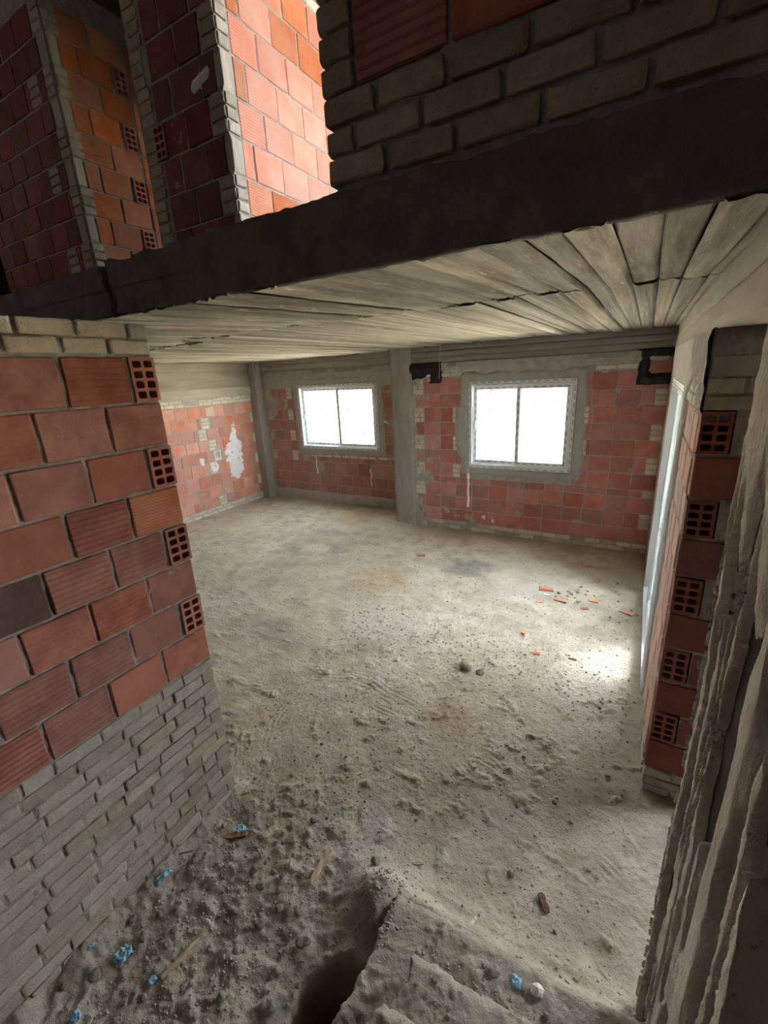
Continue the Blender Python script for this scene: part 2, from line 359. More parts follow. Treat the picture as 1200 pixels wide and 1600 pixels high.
def wall_core(w, name, m, u0, u1, z0, z1, thick, openings=(), res=0.03, base=-0.009, amp=0.005, label=None, seed=1, freq=9, low=None):
    """mortar body of a wall: boxes around its openings, and an uneven mortar face set a little behind the brick faces"""
    us = sorted({u0, u1, *[q for o in openings for q in (max(o[0], u0), min(o[1], u1))]})
    bx = []
    for a, b in zip(us[:-1], us[1:]):
        zz = [(z0, z1)]
        for (oa, ob, oz0, oz1) in openings:
            if oa < (a + b) / 2 < ob:
                nz = []
                for (p, q) in zz:
                    if oz0 > p: nz.append((p, min(q, oz0)))
                    if oz1 < q: nz.append((max(p, oz1), q))
                zz = nz
        for (p, q) in zz:
            if q - p > 1e-4: bx.append(w.box(a, b, -0.016, -thick, p, q))
    V = []; Q = []
    for (x0, y0, q0, x1, y1, q1) in bx:
        k = len(V)
        V += [(x0, y0, q0), (x1, y0, q0), (x1, y1, q0), (x0, y1, q0), (x0, y0, q1), (x1, y0, q1), (x1, y1, q1), (x0, y1, q1)]
        Q += [[k + t for t in f] for f in BOX_F]
    nu = int((u1 - u0) / res) + 2; nz = int((z1 - z0) / res) + 2
    U, Z = np.meshgrid(np.linspace(u0, u1, nu), np.linspace(z0, z1, nz), indexing='ij')
    Hh = base + amp * fbm(U * freq, Z * freq, seed, 4, 0.7)
    if low: Hh = Hh + low[1] * (Z < low[0])
    P = w.pts(U, Hh, Z).reshape(-1, 3)
    Fc = grid_faces(nu, nz)
    cu = U.reshape(-1)[Fc].mean(1); cz = Z.reshape(-1)[Fc].mean(1)
    keep = np.ones(len(Fc), bool)
    for (oa, ob, oz0, oz1) in openings: keep &= ~((cu > oa) & (cu < ob) & (cz > oz0) & (cz < oz1))
    Fc = Fc[keep] + len(V)
    me = mesh_np(name, np.vstack([np.array(V), P]), np.vstack([np.array(Q), Fc]))
    o = link(name, me, m)
    tag(o, label, 'wall', kind='structure')
    return o

# brick meshes (shared)
RL, RH, RD = 0.262, 0.198, 0.10
red_vars = [jitter_box('hollow_brick', RL, RD, RH, 0.005, 0.0022, 1, 20 + k) for k in range(6)]
TL, TH, TD = 0.197, 0.058, 0.09
tan_vars = [jitter_box('cement_brick', TL, TD, TH, 0.010, 0.0032, 2, 40 + k) for k in range(8)]
hol_vars = [hollow_mesh('brick_end', 0.122, 0.11, 0.198, 2, 4, 60 + k) for k in range(4)]
_mesh_cache = {}
def with_mat(me, mname):
    k = (me.name, mname)
    if k not in _mesh_cache:
        c = me.copy(); c.materials.clear(); c.materials.append(M[mname]); _mesh_cache[k] = c
    return _mesh_cache[k]
def brick(w, parent, kind, u, z, L, H, mname, proud=None, name=None, tilt=None):
    """one brick whose front is centred at u, resting at z"""
    if kind == 'red': me = with_mat(rnd.choice(red_vars), mname); nl, nh = RL, RH; nm = 'hollow_brick'
    elif kind == 'tan': me = with_mat(rnd.choice(tan_vars), mname); nl, nh = TL, TH; nm = 'brick'
    else: me = with_mat(rnd.choice(hol_vars), mname); nl, nh = 0.122, 0.198; nm = 'brick_end'
    d = proud if proud is not None else rnd.uniform(-0.003, 0.003)
    o = bpy.data.objects.new(name or nm, me); COL.objects.link(o)
    o.location = w.pt(u, d, z)
    o.rotation_euler = (0, tilt if tilt is not None else rnd.uniform(-.006, .006), w.rot + rnd.uniform(-.008, .008))
    o.scale = (L / nl * (-1 if kind != 'end' and rnd.random() < 0.5 else 1), 1, H / nh)
    o.parent = parent
    return o
def row(w, parent, kind, z0, z1, u0, u1, L, mname, off=0.0, gap=0.012, bed=0.012, minl=0.035, skip=0.0, segs=None, vary=0.03, alt=None, palt=0.0, proud=None):
    """a course from u0 to u1, joints every L starting `off` before u0; segs = free intervals"""
    for (a, b) in (segs or [(u0, u1)]):
        p = u0 - off
        while p < b:
            q = p + L * (1 + rnd.uniform(-vary, vary))
            s, e = max(p, a), min(q, b)
            p = q
            if e - s > minl and rnd.random() >= skip:
                mm = alt if alt and rnd.random() < palt else mname
                brick(w, parent, kind, (s + e) / 2, z0 + bed / 2, e - s - gap, z1 - z0 - bed, mm, proud if proud is not None else (0.004 + rnd.uniform(-.002, .003) if kind == 'tan' else None))

# ------------------------------------------------------------------ big structure
# --- floor (dirt), one uneven sheet
TRACKS = [([(-2.36, 2.23), (-2.4, 1.97), (-2.4, 1.78), (-2.25, 1.61), (-2.08, 1.48), (-2.02, 1.37)], 5, 0.045),
          ([(-2.34, 2.27), (-2.29, 1.97), (-2.15, 1.75), (-2.01, 1.6), (-1.92, 1.46)], 4, 0.05),
          ([(-2.33, 2.55), (-2.04, 2.66), (-1.84, 2.68), (-1.52, 2.60), (-1.31, 2.56), (-1.0, 2.45)], 4, 0.06),
          ([(-1.95, 2.53), (-1.49, 2.46), (-1.19, 2.42), (-1.0, 2.33), (-0.8, 2.2)], 3, 0.05),
          ([(-1.3, 2.72), (-1.09, 2.66), (-1.0, 2.57), (-0.9, 2.46)], 3, 0.04),
          ([(-1.05, 2.37), (-0.67, 2.31), (-0.25, 2.08), (0.07, 1.94), (0.3, 1.80)], 4, 0.05),
          ([(-0.72, 2.47), (-0.36, 2.28), (-0.07, 2.11), (0.19, 1.95)], 3, 0.05)]
def seg_dist(X, Y, pts):
    best = np.full(X.shape, 9.0); side = np.zeros(X.shape)
    for (a, b) in zip(pts[:-1], pts[1:]):
        ax, ay = a; dx, dy = b[0] - ax, b[1] - ay; L = math.hypot(dx, dy)
        t = np.clip(((X - ax) * dx + (Y - ay) * dy) / (L * L), 0, 1)
        ex = X - ax - t * dx; ey = Y - ay - t * dy
        d = np.hypot(ex, ey); sg = np.sign(dx * (Y - ay) - dy * (X - ax))
        m_ = d < best; best = np.where(m_, d, best); side = np.where(m_, sg * d, side)
    return best, side
def floor_h(X, Y):
    X = np.asarray(X, float); Y = np.asarray(Y, float)
    near = smooth(4.5, 2.0, Y)
    h = 0.010 * fbm(X * 0.9, Y * 0.9, 1, 3) + 0.006 * fbm(X * 4, Y * 4, 2, 4, 0.6)
    h = h + (0.0048 + 0.0012 * near) * fbm(X * 17, Y * 17, 5, 4, 0.75)
    cl = np.clip(fbm(X * 11, Y * 11, 9, 3, 0.6) - 0.22, 0, 1); h = h + cl * (0.020 + 0.010 * near)
    rub = smooth(-0.7, -1.2, X) * smooth(1.75, 1.2, Y)             # heaped rubble before the left wall
    h = h + rub * (0.035 * np.clip(fbm(X * 5, Y * 5, 21, 4, 0.6) + 0.15, -0.1, 1) + 0.02 * np.clip(fbm(X * 24, Y * 24, 23, 3, 0.7), 0, 1))
    h = h + 0.05 * smooth(0.10, 0.0, np.abs(X + 2.06) ) * smooth(1.5, 1.3, Y) * (0.4 + vnoise(X * 7, Y * 7, 4))
    h = h + 0.035 * np.exp(-((X + 0.9) ** 2 / 0.06 + (Y - 1.32) ** 2 / 0.02)) + 0.03 * smooth(1.55, 1.40, Y) * smooth(-0.95, -0.6, X) * smooth(1.2, 1.35, Y)
    for pts, nl, sp_ in TRACKS:                                     # broom and wheel-barrow marks
        d, s = seg_dist(X, Y, pts)
        wd = nl * sp_ / 2
        mask = smooth(wd, wd * 0.6, d) * smooth(-0.35, 0.1, fbm(X * 3, Y * 3, 31, 2))
        h = h + mask * 0.0030 * np.sin(2 * math.pi * s / (sp_ * 0.75) + 3.0 * fbm(X * 3, Y * 3, 33, 3)) * np.clip(0.3 + 1.6 * fbm(X * 9, Y * 9, 35, 3), 0, 1.2)
    h = h + 0.13 * np.exp(-((X + 0.92) ** 2 / 0.016 + (Y - 1.24) ** 2 / 0.018)) * (1 + 0.25 * fbm(X * 22, Y * 22, 42, 3, 0.7)) + 0.05 * smooth(-1.0, -0.85, X) * smooth(1.42, 1.32, Y)
    pit = smooth(1.12, 0.86, np.hypot((X + 0.84) / 0.19, (Y - 0.80) / 0.20) + 0.22 * fbm(X * 12, Y * 12, 40, 4, 0.6))
    h = h - 0.55 * pit
    h = h - 0.02 * np.exp(-((X - 0.07) ** 2 + (Y - 1.57) ** 2) / 0.004)
    return h
xs = np.concatenate([np.arange(-7.75, -2.6, 0.035), np.arange(-2.6, 0.62, 0.0095), np.arange(0.62, 2.8, 0.12)])
ys = np.concatenate([np.arange(-2.0, -0.1, 0.1), np.arange(-0.1, 3.6, 0.0095), np.arange(3.6, 7.6, 0.022)])
GX, GY = np.meshgrid(xs, ys, indexing='ij')
GH = floor_h(GX, GY)
me = mesh_np('floor', np.stack([GX, GY, GH], -1).reshape(-1, 3), grid_faces(len(xs), len(ys)), True)
def blob(x, y, rx, ry, seed):
    return smooth(1.15, 0.5, np.hypot((GX - x) / rx, (GY - y) / ry) + 0.5 * fbm(GX * 5, GY * 5, seed, 4))
damp = 0.75 * blob(-1.85, 5.35, 0.42, 0.32, 51) + 0.35 * blob(-4.5, 5.2, 0.8, 0.7, 52) + 0.35 * blob(-3.2, 2.95, 0.6, 0.25, 53) + 0.18 * smooth(0.1, 0.5, fbm(GX * 1.3, GY * 1.3, 54, 4)) + 0.15 * smooth(1.7, 1.1, GY) * smooth(-0.6, -1.2, GX)
damp = damp + 0.4 * smooth(0.35, 0.08, 6.72 - GY) * smooth(-3.4, -3.2, GX)
rust = 0.6 * blob(-4.3, 6.65, 0.8, 0.35, 61) + 0.45 * blob(-2.75, 4.5, 0.5, 0.4, 62) + 0.4 * blob(-1.08, 2.63, 0.28, 0.2, 63) + 0.35 * blob(-2.4, 1.6, 0.25, 0.6, 64) + 0.4 * smooth(6.25, 6.6, GY) * smooth(-3.3, -2.8, GX)
pale = 0.6 * blob(-4.3, 5.05, 0.25, 0.2, 71) + 0.55 * blob(-0.1, 3.3, 0.35, 0.8, 72) + 0.4 * smooth(0.12, 0.5, fbm(GX * 1.7, GY * 1.7, 74, 4))
tone = np.stack([np.clip(damp, 0, 1), np.clip(rust, 0, 0.8), np.clip(pale, 0, 1), np.ones_like(damp)], -1).reshape(-1, 4).astype(np.float32)
ca = me.color_attributes.new('tone', 'FLOAT_COLOR', 'POINT'); ca.data.foreach_set('color', tone.ravel())
tag(link('floor', me, M['dirt']), 'uneven pale dirt floor with broom marks across the whole unfinished room', 'floor', kind='structure')

# --- slab over the room, board-marked underside
ceil = link('ceiling', boxes_mesh('ceiling', [(-7.8, 1.42, 2.995, 0.6, 7.7, 3.12)]), M['edge'])
tag(ceil, 'concrete slab ceiling marked by rough formwork boards over the room', 'ceiling', kind='structure')
def strip_mesh(k, L, Wd, seed):
    nx, ny = 9, 90
    X, Y = np.meshgrid(np.linspace(-Wd / 2, Wd / 2, nx), np.linspace(0, L, ny), indexing='ij')
    Zz = 0.005 * fbm(X * 40, Y * 1.5, seed, 3, 0.6) + 0.003 * fbm(X * 60, Y * 14, seed + 5, 3)
    Zz = Zz - 0.022 * smooth(0.40, 0.95, vnoise(Y * 2.2, Y * 0 + seed, seed)) * smooth(Wd * 0.30, Wd * 0.48, X)     # fin of grout along one edge
    ed = np.abs(np.abs(X) - Wd / 2) < 1e-6
    Zz = np.where(ed, 0.012, Zz)
    X2 = X + 0.003 * fbm(Y * 5, X * 0 + seed, seed, 3) * (np.abs(X) > Wd * 0.4)
    return mesh_np('formwork_strip', np.stack([X2, Y, Zz], -1).reshape(-1, 3), grid_faces(nx, ny)[:, ::-1], True)
strips = [strip_mesh(k, 1.0, 0.11, 80 + k) for k in range(8)]
for s_ in strips: s_.materials.append(M['board_y'])
x = 0.32
while x > -7.75:
    wd = rnd.choice((0.10, 0.11, 0.115, 0.125))
    ycut = 2.80 + 0.10 * float(fbm(x * 1.2, 3.0, 90, 2)) + (0.35 if x < -3.6 else 0)
    for (ya, yb, za_, tl) in ((1.31, ycut - 0.010, 2.924, 0.0385), (ycut + 0.006, 7.5, 2.981, 0.0)):
        o = bpy.data.objects.new('formwork_strip', rnd.choice(strips)); COL.objects.link(o); o.parent = ceil
        o.location = (x - wd / 2, ya, za_ + rnd.uniform(-0.013, 0.008)); o.scale = (wd / 0.11, yb - ya, 1)
        o.rotation_euler = (tl, rnd.uniform(-0.06, 0.06), 0)
    x -= wd + 0.001

# --- edge beam in front of the slab
wE = Wall('-Y', 1.30)
def edge_h(U, Z):
    h = 0.006 * fbm(U * 7, Z * 7, 101, 4, 0.65) + 0.010 * fbm(U * 1.5, Z * 3, 103, 3)
    h = h + 0.010 * smooth(3.02, 3.03, Z + 0.006 * fbm(U * 5, Z * 0, 104, 3))                    # upper lift stands proud of the lower
    h = h + 0.03 * smooth(3.085, 3.12, Z) * np.clip(fbm(U * 9, Z * 4, 106, 3), 0, 1)
    h = np.where(np.abs(U + 2.16 + 0.02 * fbm(Z * 20, Z, 107, 2)) < 0.018, -0.06, h)
    return h
eb = link('beam', boxes_mesh('beam', [(-7.8, 1.315, 2.955, 0.75, 1.50, 3.12)]), M['edge'])
tag(eb, 'dark rough concrete edge beam running under the upper brick wall', 'beam', kind='structure')
nu, nz = 620, 46
U, Z = np.meshgrid(np.linspace(-6.5, 0.75, nu), np.linspace(0, 1, nz), indexing='ij')
zb = 2.917 + 0.008 * fbm(U * 6, U * 0, 110, 4, 0.7) - 0.02 * np.clip(fbm(U * 14, U * 0 + 3, 111, 3) - 0.3, 0, 1)
zt = 3.128 + 0.018 * fbm(U * 5, U * 0 + 7, 112, 4, 0.7) + 0.03 * np.clip(fbm(U * 11, U * 0 + 5, 113, 3) - 0.25, 0, 1)
Zw = zb + (zt - zb) * Z
P = wE.pts(U, edge_h(U, Zw), Zw)
P[:, 0, 1] = 1.33; P[:, -1, 1] = 1.50
crust_edge = link('edge_face', mesh_np('edge_face', P.reshape(-1, 3), grid_faces(nu, nz), True), M['edge'], eb)

# --- near left wall: grey brick base, hollow red courses, two pale courses on top
wL = Wall('+X', -2.06)
E_ = 1.375; RZ = 1.062; RC = 0.2094
wl_ = wall_core(wL, 'wall_left', M['mortar'], -2.0, 1.368, -0.3, 2.872, 0.22, [(E_ - 0.119, E_ - 0.003, RZ + k * RC + 0.012, RZ + (k + 1) * RC - 0.015) for k in (1, 3, 5, 7)], 0.011, -0.0085, 0.0105, 'near brick wall with ribbed red bricks over a grey brick base', 2, 22, (1.06, 0.001))
E_ = 1.375
z0 = 0.0
for k in range(15):
    za, zb_ = k * 0.0705, (k + 1) * 0.0705
    p = E_; first = True
    while p > -0.35:
        L = 0.205 * rnd.uniform(0.9, 1.1)
        if rnd.random() < 0.22: L = rnd.uniform(0.09, 0.13)
        if first and k % 2: L = rnd.uniform(0.06, 0.1)
        first = False
        q = p - L
        if not (k == 11 and 1.13 < p < 1.2 and False):
            brick(wL, wl_, 'tan', (p + q) / 2, za + 0.004, L - 0.008, 0.0705 - 0.007, 'tan_grey' if rnd.random() < 0.8 else 'tan', rnd.uniform(-0.004, 0.006))
        p = q
RZ = 1.062; RC = 0.2094
for k in range(8):
    za = RZ + k * RC; p = E_ + 0.004
    if k % 2 == 1:
        brick(wL, wl_, 'end', p - 0.064, za + 0.005, 0.124, RC - 0.012, 'red_flat', 0.004)
        p -= 0.138
    j = 0
    while p > -0.35:
        L = 0.274 * rnd.uniform(0.97, 1.03)
        mm = 'red_brick'
        if k == 4 and j == 0: mm = 'red_orange'
        if k == 3 and j == 2: mm = 'sooty'
        elif rnd.random() < 0.25 and k < 6: mm = 'red_flat'
        brick(wL, wl_, 'red', p - L / 2, za + 0.005, L - 0.013, RC - 0.012, mm, rnd.uniform(-0.004, 0.005))
        p -= L; j += 1
for (za, js) in ((2.742, (1.376, 1.176, 0.985, 0.79, 0.59, 0.39, 0.19, 0.0)), (2.810, (1.376, 1.276, 1.055, 0.845, 0.64, 0.44, 0.24, 0.04))):
    for a, b in zip(js[:-1], js[1:]):
        brick(wL, wl_, 'tan', (a + b) / 2, za + 0.004, a - b - 0.016, 0.060, 'tan_grey' if (a - b) < 0.12 else 'tan_top', rnd.uniform(0.005, 0.009))

# --- far left wall with its beam
wF = Wall('+X', -7.48)
wf = wall_core(wF, 'wall_far_left', M['mortar_pale'], 3.0, 7.55, -0.3, 3.1, 0.2, (), 0.03, -0.006, 0.006, 'far left wall of pale red bricks with white smears', 3)
FZ = [0.145, 0.345, 0.575, 0.825, 1.07, 1.296, 1.51, 1.733, 1.953, 2.175]
for k in range(9):
    off = (0.0, 0.15, 0.06, 0.21, 0.1, 0.24, 0.02, 0.17, 0.08)[k]
    tc_ = 5.86 + (0.12, 0.0, 0.22, 0.02, 0.16, 0.08, -0.12, -0.02, 0.12)[k]      # toothed column of small bricks
    rightend = 7.12 if k % 2 == 0 else 7.02
    patched = k in (0, 3, 4, 5, 6, 7)
    segs = [(4.4, tc_ - 0.1), (tc_ + 0.1, rightend)] if patched else [(4.4, rightend)]
    row(wF, wf, 'red', FZ[k], FZ[k + 1], 4.4, rightend, 0.29, 'red_pale', off, segs=segs, gap=0.014)
    if patched:
        hh = (FZ[k + 1] - FZ[k]) / 3
        for t in range(3): brick(wF, wf, 'tan', tc_, FZ[k] + t * hh + 0.003, 0.175, hh - 0.010, 'tan_pale', 0.0)
    if k % 2 == 1:
        hh = (FZ[k + 1] - FZ[k]) / 3
        brick(wF, wf, 'tan', 7.07, FZ[k] + 0.01, 0.085, hh * 2.6, 'tan_pale', 0.0)
brick(wF, wf, 'tan', 6.0, 1.965, 0.2, 0.19, 'tan_pale', 0.002)
for k in range(2): row(wF, wf, 'tan', k * 0.07, (k + 1) * 0.07, 4.4, 7.12, 0.205, 'tan_pale', 0.1 * (k % 2), gap=0.014, alt='tan_grey', palt=0.3)
for k in range(2): row(wF, wf, 'tan', 2.185 + k * 0.068, 2.185 + (k + 1) * 0.068, 4.4, 7.12, 0.21, 'tan_pale', 0.1 * (k % 2), gap=0.014)
crust(wF, 'mortar_patch', M['mortar_pale'], wf, 4.4, 7.15, 2.22, 2.36, 0.02, lambda u, z: -0.02 + 0.03 * smooth(2.26, 2.32, z) + 0.03 * fbm(u * 4, z * 6, 121, 3))
crust(wF, 'mortar_patch', M['mortar_pale'], wf, 5.4, 6.2, 0.1, 1.4, 0.02, lambda u, z: -0.012 + 0.035 * fbm(u * 5, z * 5, 122, 4) - 0.02 * smooth(0.2, 0.4, np.abs(u - 5.85)))
crust(wF, 'mortar_patch', M['mortar_pale'], wf, 5.3, 6.0, 2.2, 2.4, 0.02, lambda u, z: 0.012 - 0.03 * smooth(0.12, 0.3, np.abs(u - 5.6)) + 0.012 * fbm(u * 8, z * 8, 125, 3))
crust(wF, 'mortar_patch', M['mortar_pale'], wf, 4.6, 7.1, 0.2, 2.1, 0.025, lambda u, z: -0.020 + 0.034 * fbm(u * 4.5, z * 4.5, 123, 4, 0.6))
crust(wF, 'white_smear', M['white_smear'], wf, 6.1, 6.8, 0.6, 1.85, 0.015,
      lambda u, z: 0.010 - 0.04 * np.clip(np.hypot((u - 6.46 - 0.06 * smooth(1.2, 1.7, z)) / (0.20 - 0.11 * smooth(1.3, 1.5, z)), (z - 1.2) / 0.52) - 0.8, 0, 2) + 0.02 * fbm(u * 9, z * 14, 124, 4, 0.6))
crust(wF, 'white_smear', M['white_smear'], wf, 5.4, 6.1, 0.8, 1.3, 0.015,
      lambda u, z: 0.004 - 0.05 * np.clip(np.minimum(np.hypot((u - 5.62) / 0.07, (z - 1.12) / 0.09), np.hypot((u - 5.9) / 0.1, (z - 0.95) / 0.12)) - 0.7, 0, 2) + 0.02 * fbm(u * 12, z * 12, 126, 3))

def beam_strips(w, parent, u0, u1, z0, z1, n, mname, d0=0.0, seed=0, name='formwork_strip'):
    """long board marks on the face of a concrete beam, each its own strip a little in or out"""
    hh = (z1 - z0) / n
    for k in range(n):
        nu = max(6, int((u1 - u0) / 0.06)); nz = 6
        U, Z = np.meshgrid(np.linspace(u0, u1, nu), np.linspace(0, 1, nz), indexing='ij')
        d = d0 + rnd.uniform(-0.006, 0.008) + 0.004 * fbm(U * 1.2, Z * 3, seed + k * 7, 3) + 0.002 * fbm(U * 10, Z * 4, seed + k * 7 + 3, 3)
        d[:, 0] = d0 - 0.012; d[:, -1] = d0 - 0.012
        Zz = z0 + hh * (k + 0.005 + 0.99 * np.where(Z < 0.1, 0.0, np.where(Z > 0.9, 1.0, (Z - 0.5) * 1.2 + 0.5))) + 0.003 * fbm(U * 3, Z * 0, seed + k + 50, 2)
        me = mesh_np(name, w.pts(U, d, Zz).reshape(-1, 3), grid_faces(nu, nz), True)
        link(name, me, M[mname], parent)
bF = link('beam', boxes_mesh('beam', [wF.box(3.0, 7.5, 0.02, -0.1, 2.335, 3.0)]), M['board_side'])
tag(bF, 'pale board-marked concrete beam above the far left brick wall', 'beam', kind='structure')
beam_strips(wF, bF, 3.0, 7.12, 2.33, 2.99, 4, 'board_side', 0.03, 200)

# --- corner column (far left) and middle pillar
def rough_post(name, x0, x1, y0, y1, z0, z1, mname, label, cat, seed, amp=0.006):
    nzp = int((z1 - z0) / 0.05) + 2
    ring = []
    def side(a, b, nseg): return [(a[0] + (b[0] - a[0]) * t / nseg, a[1] + (b[1] - a[1]) * t / nseg) for t in range(nseg)]
    c = [(x0, y0), (x1, y0), (x1, y1), (x0, y1)]
    for a, b in zip(c, c[1:] + c[:1]): ring += side(a, b, 7)
    ring = np.array(ring); cx, cy = ring.mean(0)
    V = []
    zz = np.linspace(z0, z1, nzp)
    arc = np.arange(len(ring)) * 0.05
    for zc in zz:
        n1 = amp * fbm(arc * 6, arc * 0 + zc * 3, seed, 4, 0.6) + amp * 0.8 * np.sin(arc * 40)
        dd = ring - (cx, cy); dd = dd / np.linalg.norm(dd, axis=1)[:, None]
        p = ring + dd * n1[:, None]
        V += [(a, b_, zc) for a, b_ in p]
    k = len(ring); Fc = []
    for r_ in range(nzp - 1):
        for q in range(k): Fc.append((r_ * k + q, r_ * k + (q + 1) % k, (r_ + 1) * k + (q + 1) % k, (r_ + 1) * k + q))
    o = link(name, mesh_np(name, V, Fc), M[mname]); tag(o, label, cat, kind='structure'); return o
rough_post('column', -7.5, -7.28, 7.12, 7.36, -0.1, 2.99, 'column', 'grey concrete column standing in the far left corner of the room', 'column', 131)
rough_post('pillar', -3.72, -3.335, 6.69, 7.4, -0.1, 2.99, 'column', 'grey concrete pillar standing between the two windows', 'pillar', 133, 0.004)

# --- recess wall (left window)
w1 = Wall('-Y', 7.32)
OP1 = (-6.30, -4.38, 1.17, 2.46)
wr = wall_core(w1, 'wall_recess', M['plaster'], -7.6, -3.6, -0.3, 3.1, 0.2, (OP1,), 0.03, -0.006, 0.006, 'recessed brick wall around the left window behind the pillar', 4)
R1Z = [0.215, 0.395, 0.622, 0.894, 1.10, 1.32, 1.54, 1.76, 1.98, 2.20, 2.42]
for k in range(10):
    sg = [(-7.2, -3.72)] if R1Z[k] < 0.9 else [(-7.25, -6.32), (-4.36, -3.72)]
    row(w1, wr, 'red', R1Z[k], R1Z[k + 1], -7.2, -3.72, 0.285, 'red_dusty', 0.14 * (k % 2), segs=sg)
    if k >= 3 and k % 2 == 1:
        hh = (R1Z[k + 1] - R1Z[k]) / 3
        for t in range(3): brick(w1, wr, 'tan', -6.55, R1Z[k] + t * hh, 0.14, hh - 0.008, 'tan_pale', 0.012)
        for t in range(3): brick(w1, wr, 'tan', -7.18 + 0.03, R1Z[k] + t * hh, 0.12, hh - 0.008, 'tan', 0.012)
row(w1, wr, 'tan', 0.985, 1.055, -6.2, -4.05, 0.22, 'tan_pale', 0, vary=0.1, gap=0.02)
def surround(rect, wide, seed, amp=0.05, thick=0.014, lump=0.0):
    a, b, c, d = rect
    def f(u, z):
        dx = np.maximum(np.maximum(a - u, u - b), 0); dz = np.maximum(np.maximum(c - z, z - d), 0)
        dist = np.maximum(dx, dz)
        inside = (u > a + 0.004) & (u < b - 0.004) & (z > c + 0.004) & (z < d - 0.004)
        edge = wide(u, z) + amp * fbm(u * 5, z * 5, seed, 4, 0.6)
        h = np.clip((edge - dist) * 0.6, -0.02, thick) + 0.002 * fbm(u * 6, z * 6, seed + 2, 3)
        return np.where(inside, -0.05, h)
    return f
crust(w1, 'plaster_surround', M['plaster'], wr, -6.75, -3.95, 0.95, 2.75, 0.02, surround(OP1, lambda u, z: 0.13 + 0 * u, 140))
crust(w1, 'mortar_patch', M['plaster'], wr, -7.3, -3.7, 2.4, 2.75, 0.025, lambda u, z: -0.01 + 0.03 * smooth(2.55, 2.66, z) + 0.03 * fbm(u * 3, z * 3, 142, 4))
crust(w1, 'mortar_patch', M['plaster'], wr, -7.3, -6.3, 0.9, 2.6, 0.025, lambda u, z: -0.006 + 0.03 * fbm(u * 3.2, z * 1.6, 143, 4, 0.6) - 0.012 * smooth(2.0, 1.2, z))
crust(w1, 'mortar_patch', M['plaster'], wr, -4.4, -3.7, 0.9, 2.6, 0.025, lambda u, z: -0.008 + 0.03 * fbm(u * 4, z * 2.5, 144, 4, 0.6))
crust(w1, 'mortar_patch', M['plaster'], wr, -7.3, -3.7, 0.0, 0.3, 0.025, lambda u, z: 0.012 - 0.04 * smooth(0.17, 0.27, z + 0.05 * fbm(u * 3, z * 3, 146, 3)))
crust(w1, 'mortar_patch', M['plaster'], wr, -7.2, -3.7, 0.25, 1.1, 0.025, lambda u, z: -0.016 + 0.032 * fbm(u * 3.2, z * 3.2, 145, 4, 0.6))
crust(w1, 'white_smear', M['white_smear'], wr, -4.36, -4.02, 1.62, 1.82, 0.012, lambda u, z: 0.024 - 0.09 * np.abs(z - 1.72 + 0.03 * np.sin(u * 18)) / 0.2 - 0.02 + 0.015 * fbm(u * 12, z * 12, 147, 3))
for (uu, za, zb_) in ((-5.98, 0.62, 1.12), (-4.62, 0.45, 0.8)):
    crust(w1, 'plaster_drip', M['white_smear'], wr, uu - 0.05, uu + 0.05, za, zb_, 0.008, lambda u, z, q=uu: 0.008 - 0.5 * np.abs(u - q - 0.006 * np.sin(z * 30)) + 0.006 * fbm(u * 30, z * 12, 148, 3))
b1 = link('beam', boxes_mesh('beam', [w1.box(-7.4, -3.7, 0.015, -0.1, 2.69, 3.0)]), M['board_x'])
tag(b1, 'board-marked concrete beam above the left window in the recess', 'beam', kind='structure')
beam_strips(w1, b1, -7.3, -3.7, 2.68, 2.99, 3, 'board_x', 0.022, 300)

# --- back wall (right window)
w2 = Wall('-Y', 6.72)
OP2 = (-2.37, -0.83, 1.10, 2.42)
wb = wall_core(w2, 'wall_back', M['mortar_pale'], -3.4, 0.6, -0.3, 3.1, 0.2, (OP2,), 0.025, -0.006, 0.005, 'back wall of red bricks around the right window', 5)
RZ2 = [0.14, 0.36, 0.584, 0.810, 0.914, 1.141, 1.365, 1.595, 1.81, 2.046, 2.253, 2.50]
for k in range(11):
    even = k in (10, 8, 6, 4, 2)                    # courses that start behind a stack of small bricks
    ls = -3.13 if even else -3.29
    rs = 0.10 if k in (9, 7, 5, 3, 1) else 0.25
    sg = [(ls, rs)] if RZ2[k] < 0.9 else [(ls, -2.39), (-0.80, rs)]
    row(w2, wb, 'red', RZ2[k], RZ2[k + 1], ls, rs, 0.28, 'red_room', 0.13 if not even else 0.0, segs=sg, gap=0.010, bed=0.011)
    hh = (RZ2[k + 1] - RZ2[k]) / 3
    if even:
        nb = 3 if hh > 0.05 else 1
        for t in range(nb): brick(w2, wb, 'tan', -3.23, RZ2[k] + t * (hh * 3 / nb), 0.17, hh * 3 / nb - 0.010, 'tan_pale', 0.003)
    else:
        for t in range(2): brick(w2, wb, 'tan', -3.312, RZ2[k] + t * hh * 1.5, 0.05, hh * 1.5 - 0.01, 'tan', 0.002)
    if rs < 0.2:
        nb = 3 if hh > 0.05 else 1
        for t in range(nb): brick(w2, wb, 'tan', 0.17, RZ2[k] + t * (hh * 3 / nb), 0.13, hh * 3 / nb - 0.010, 'tan_pale', 0.007)
    if RZ2[k] > 0.9 and even and k != 10:
        for t in range(3):
            brick(w2, wb, 'tan', -2.57, RZ2[k] + t * hh, 0.12, hh - 0.010, 'tan_pale', 0.010)
            if k != 4: brick(w2, wb, 'tan', -0.70, RZ2[k] + t * hh, 0.10, hh - 0.010, 'tan_pale', 0.010)
for k in range(2): row(w2, wb, 'tan', k * 0.07, (k + 1) * 0.07, -3.32, 0.25, 0.205, 'tan', 0.1 * (k % 2), gap=0.012, bed=0.010, alt='tan_pale', palt=0.4)
row(w2, wb, 'tan', 2.51, 2.575, -3.3, -2.35, 0.21, 'tan_pale', 0.0)
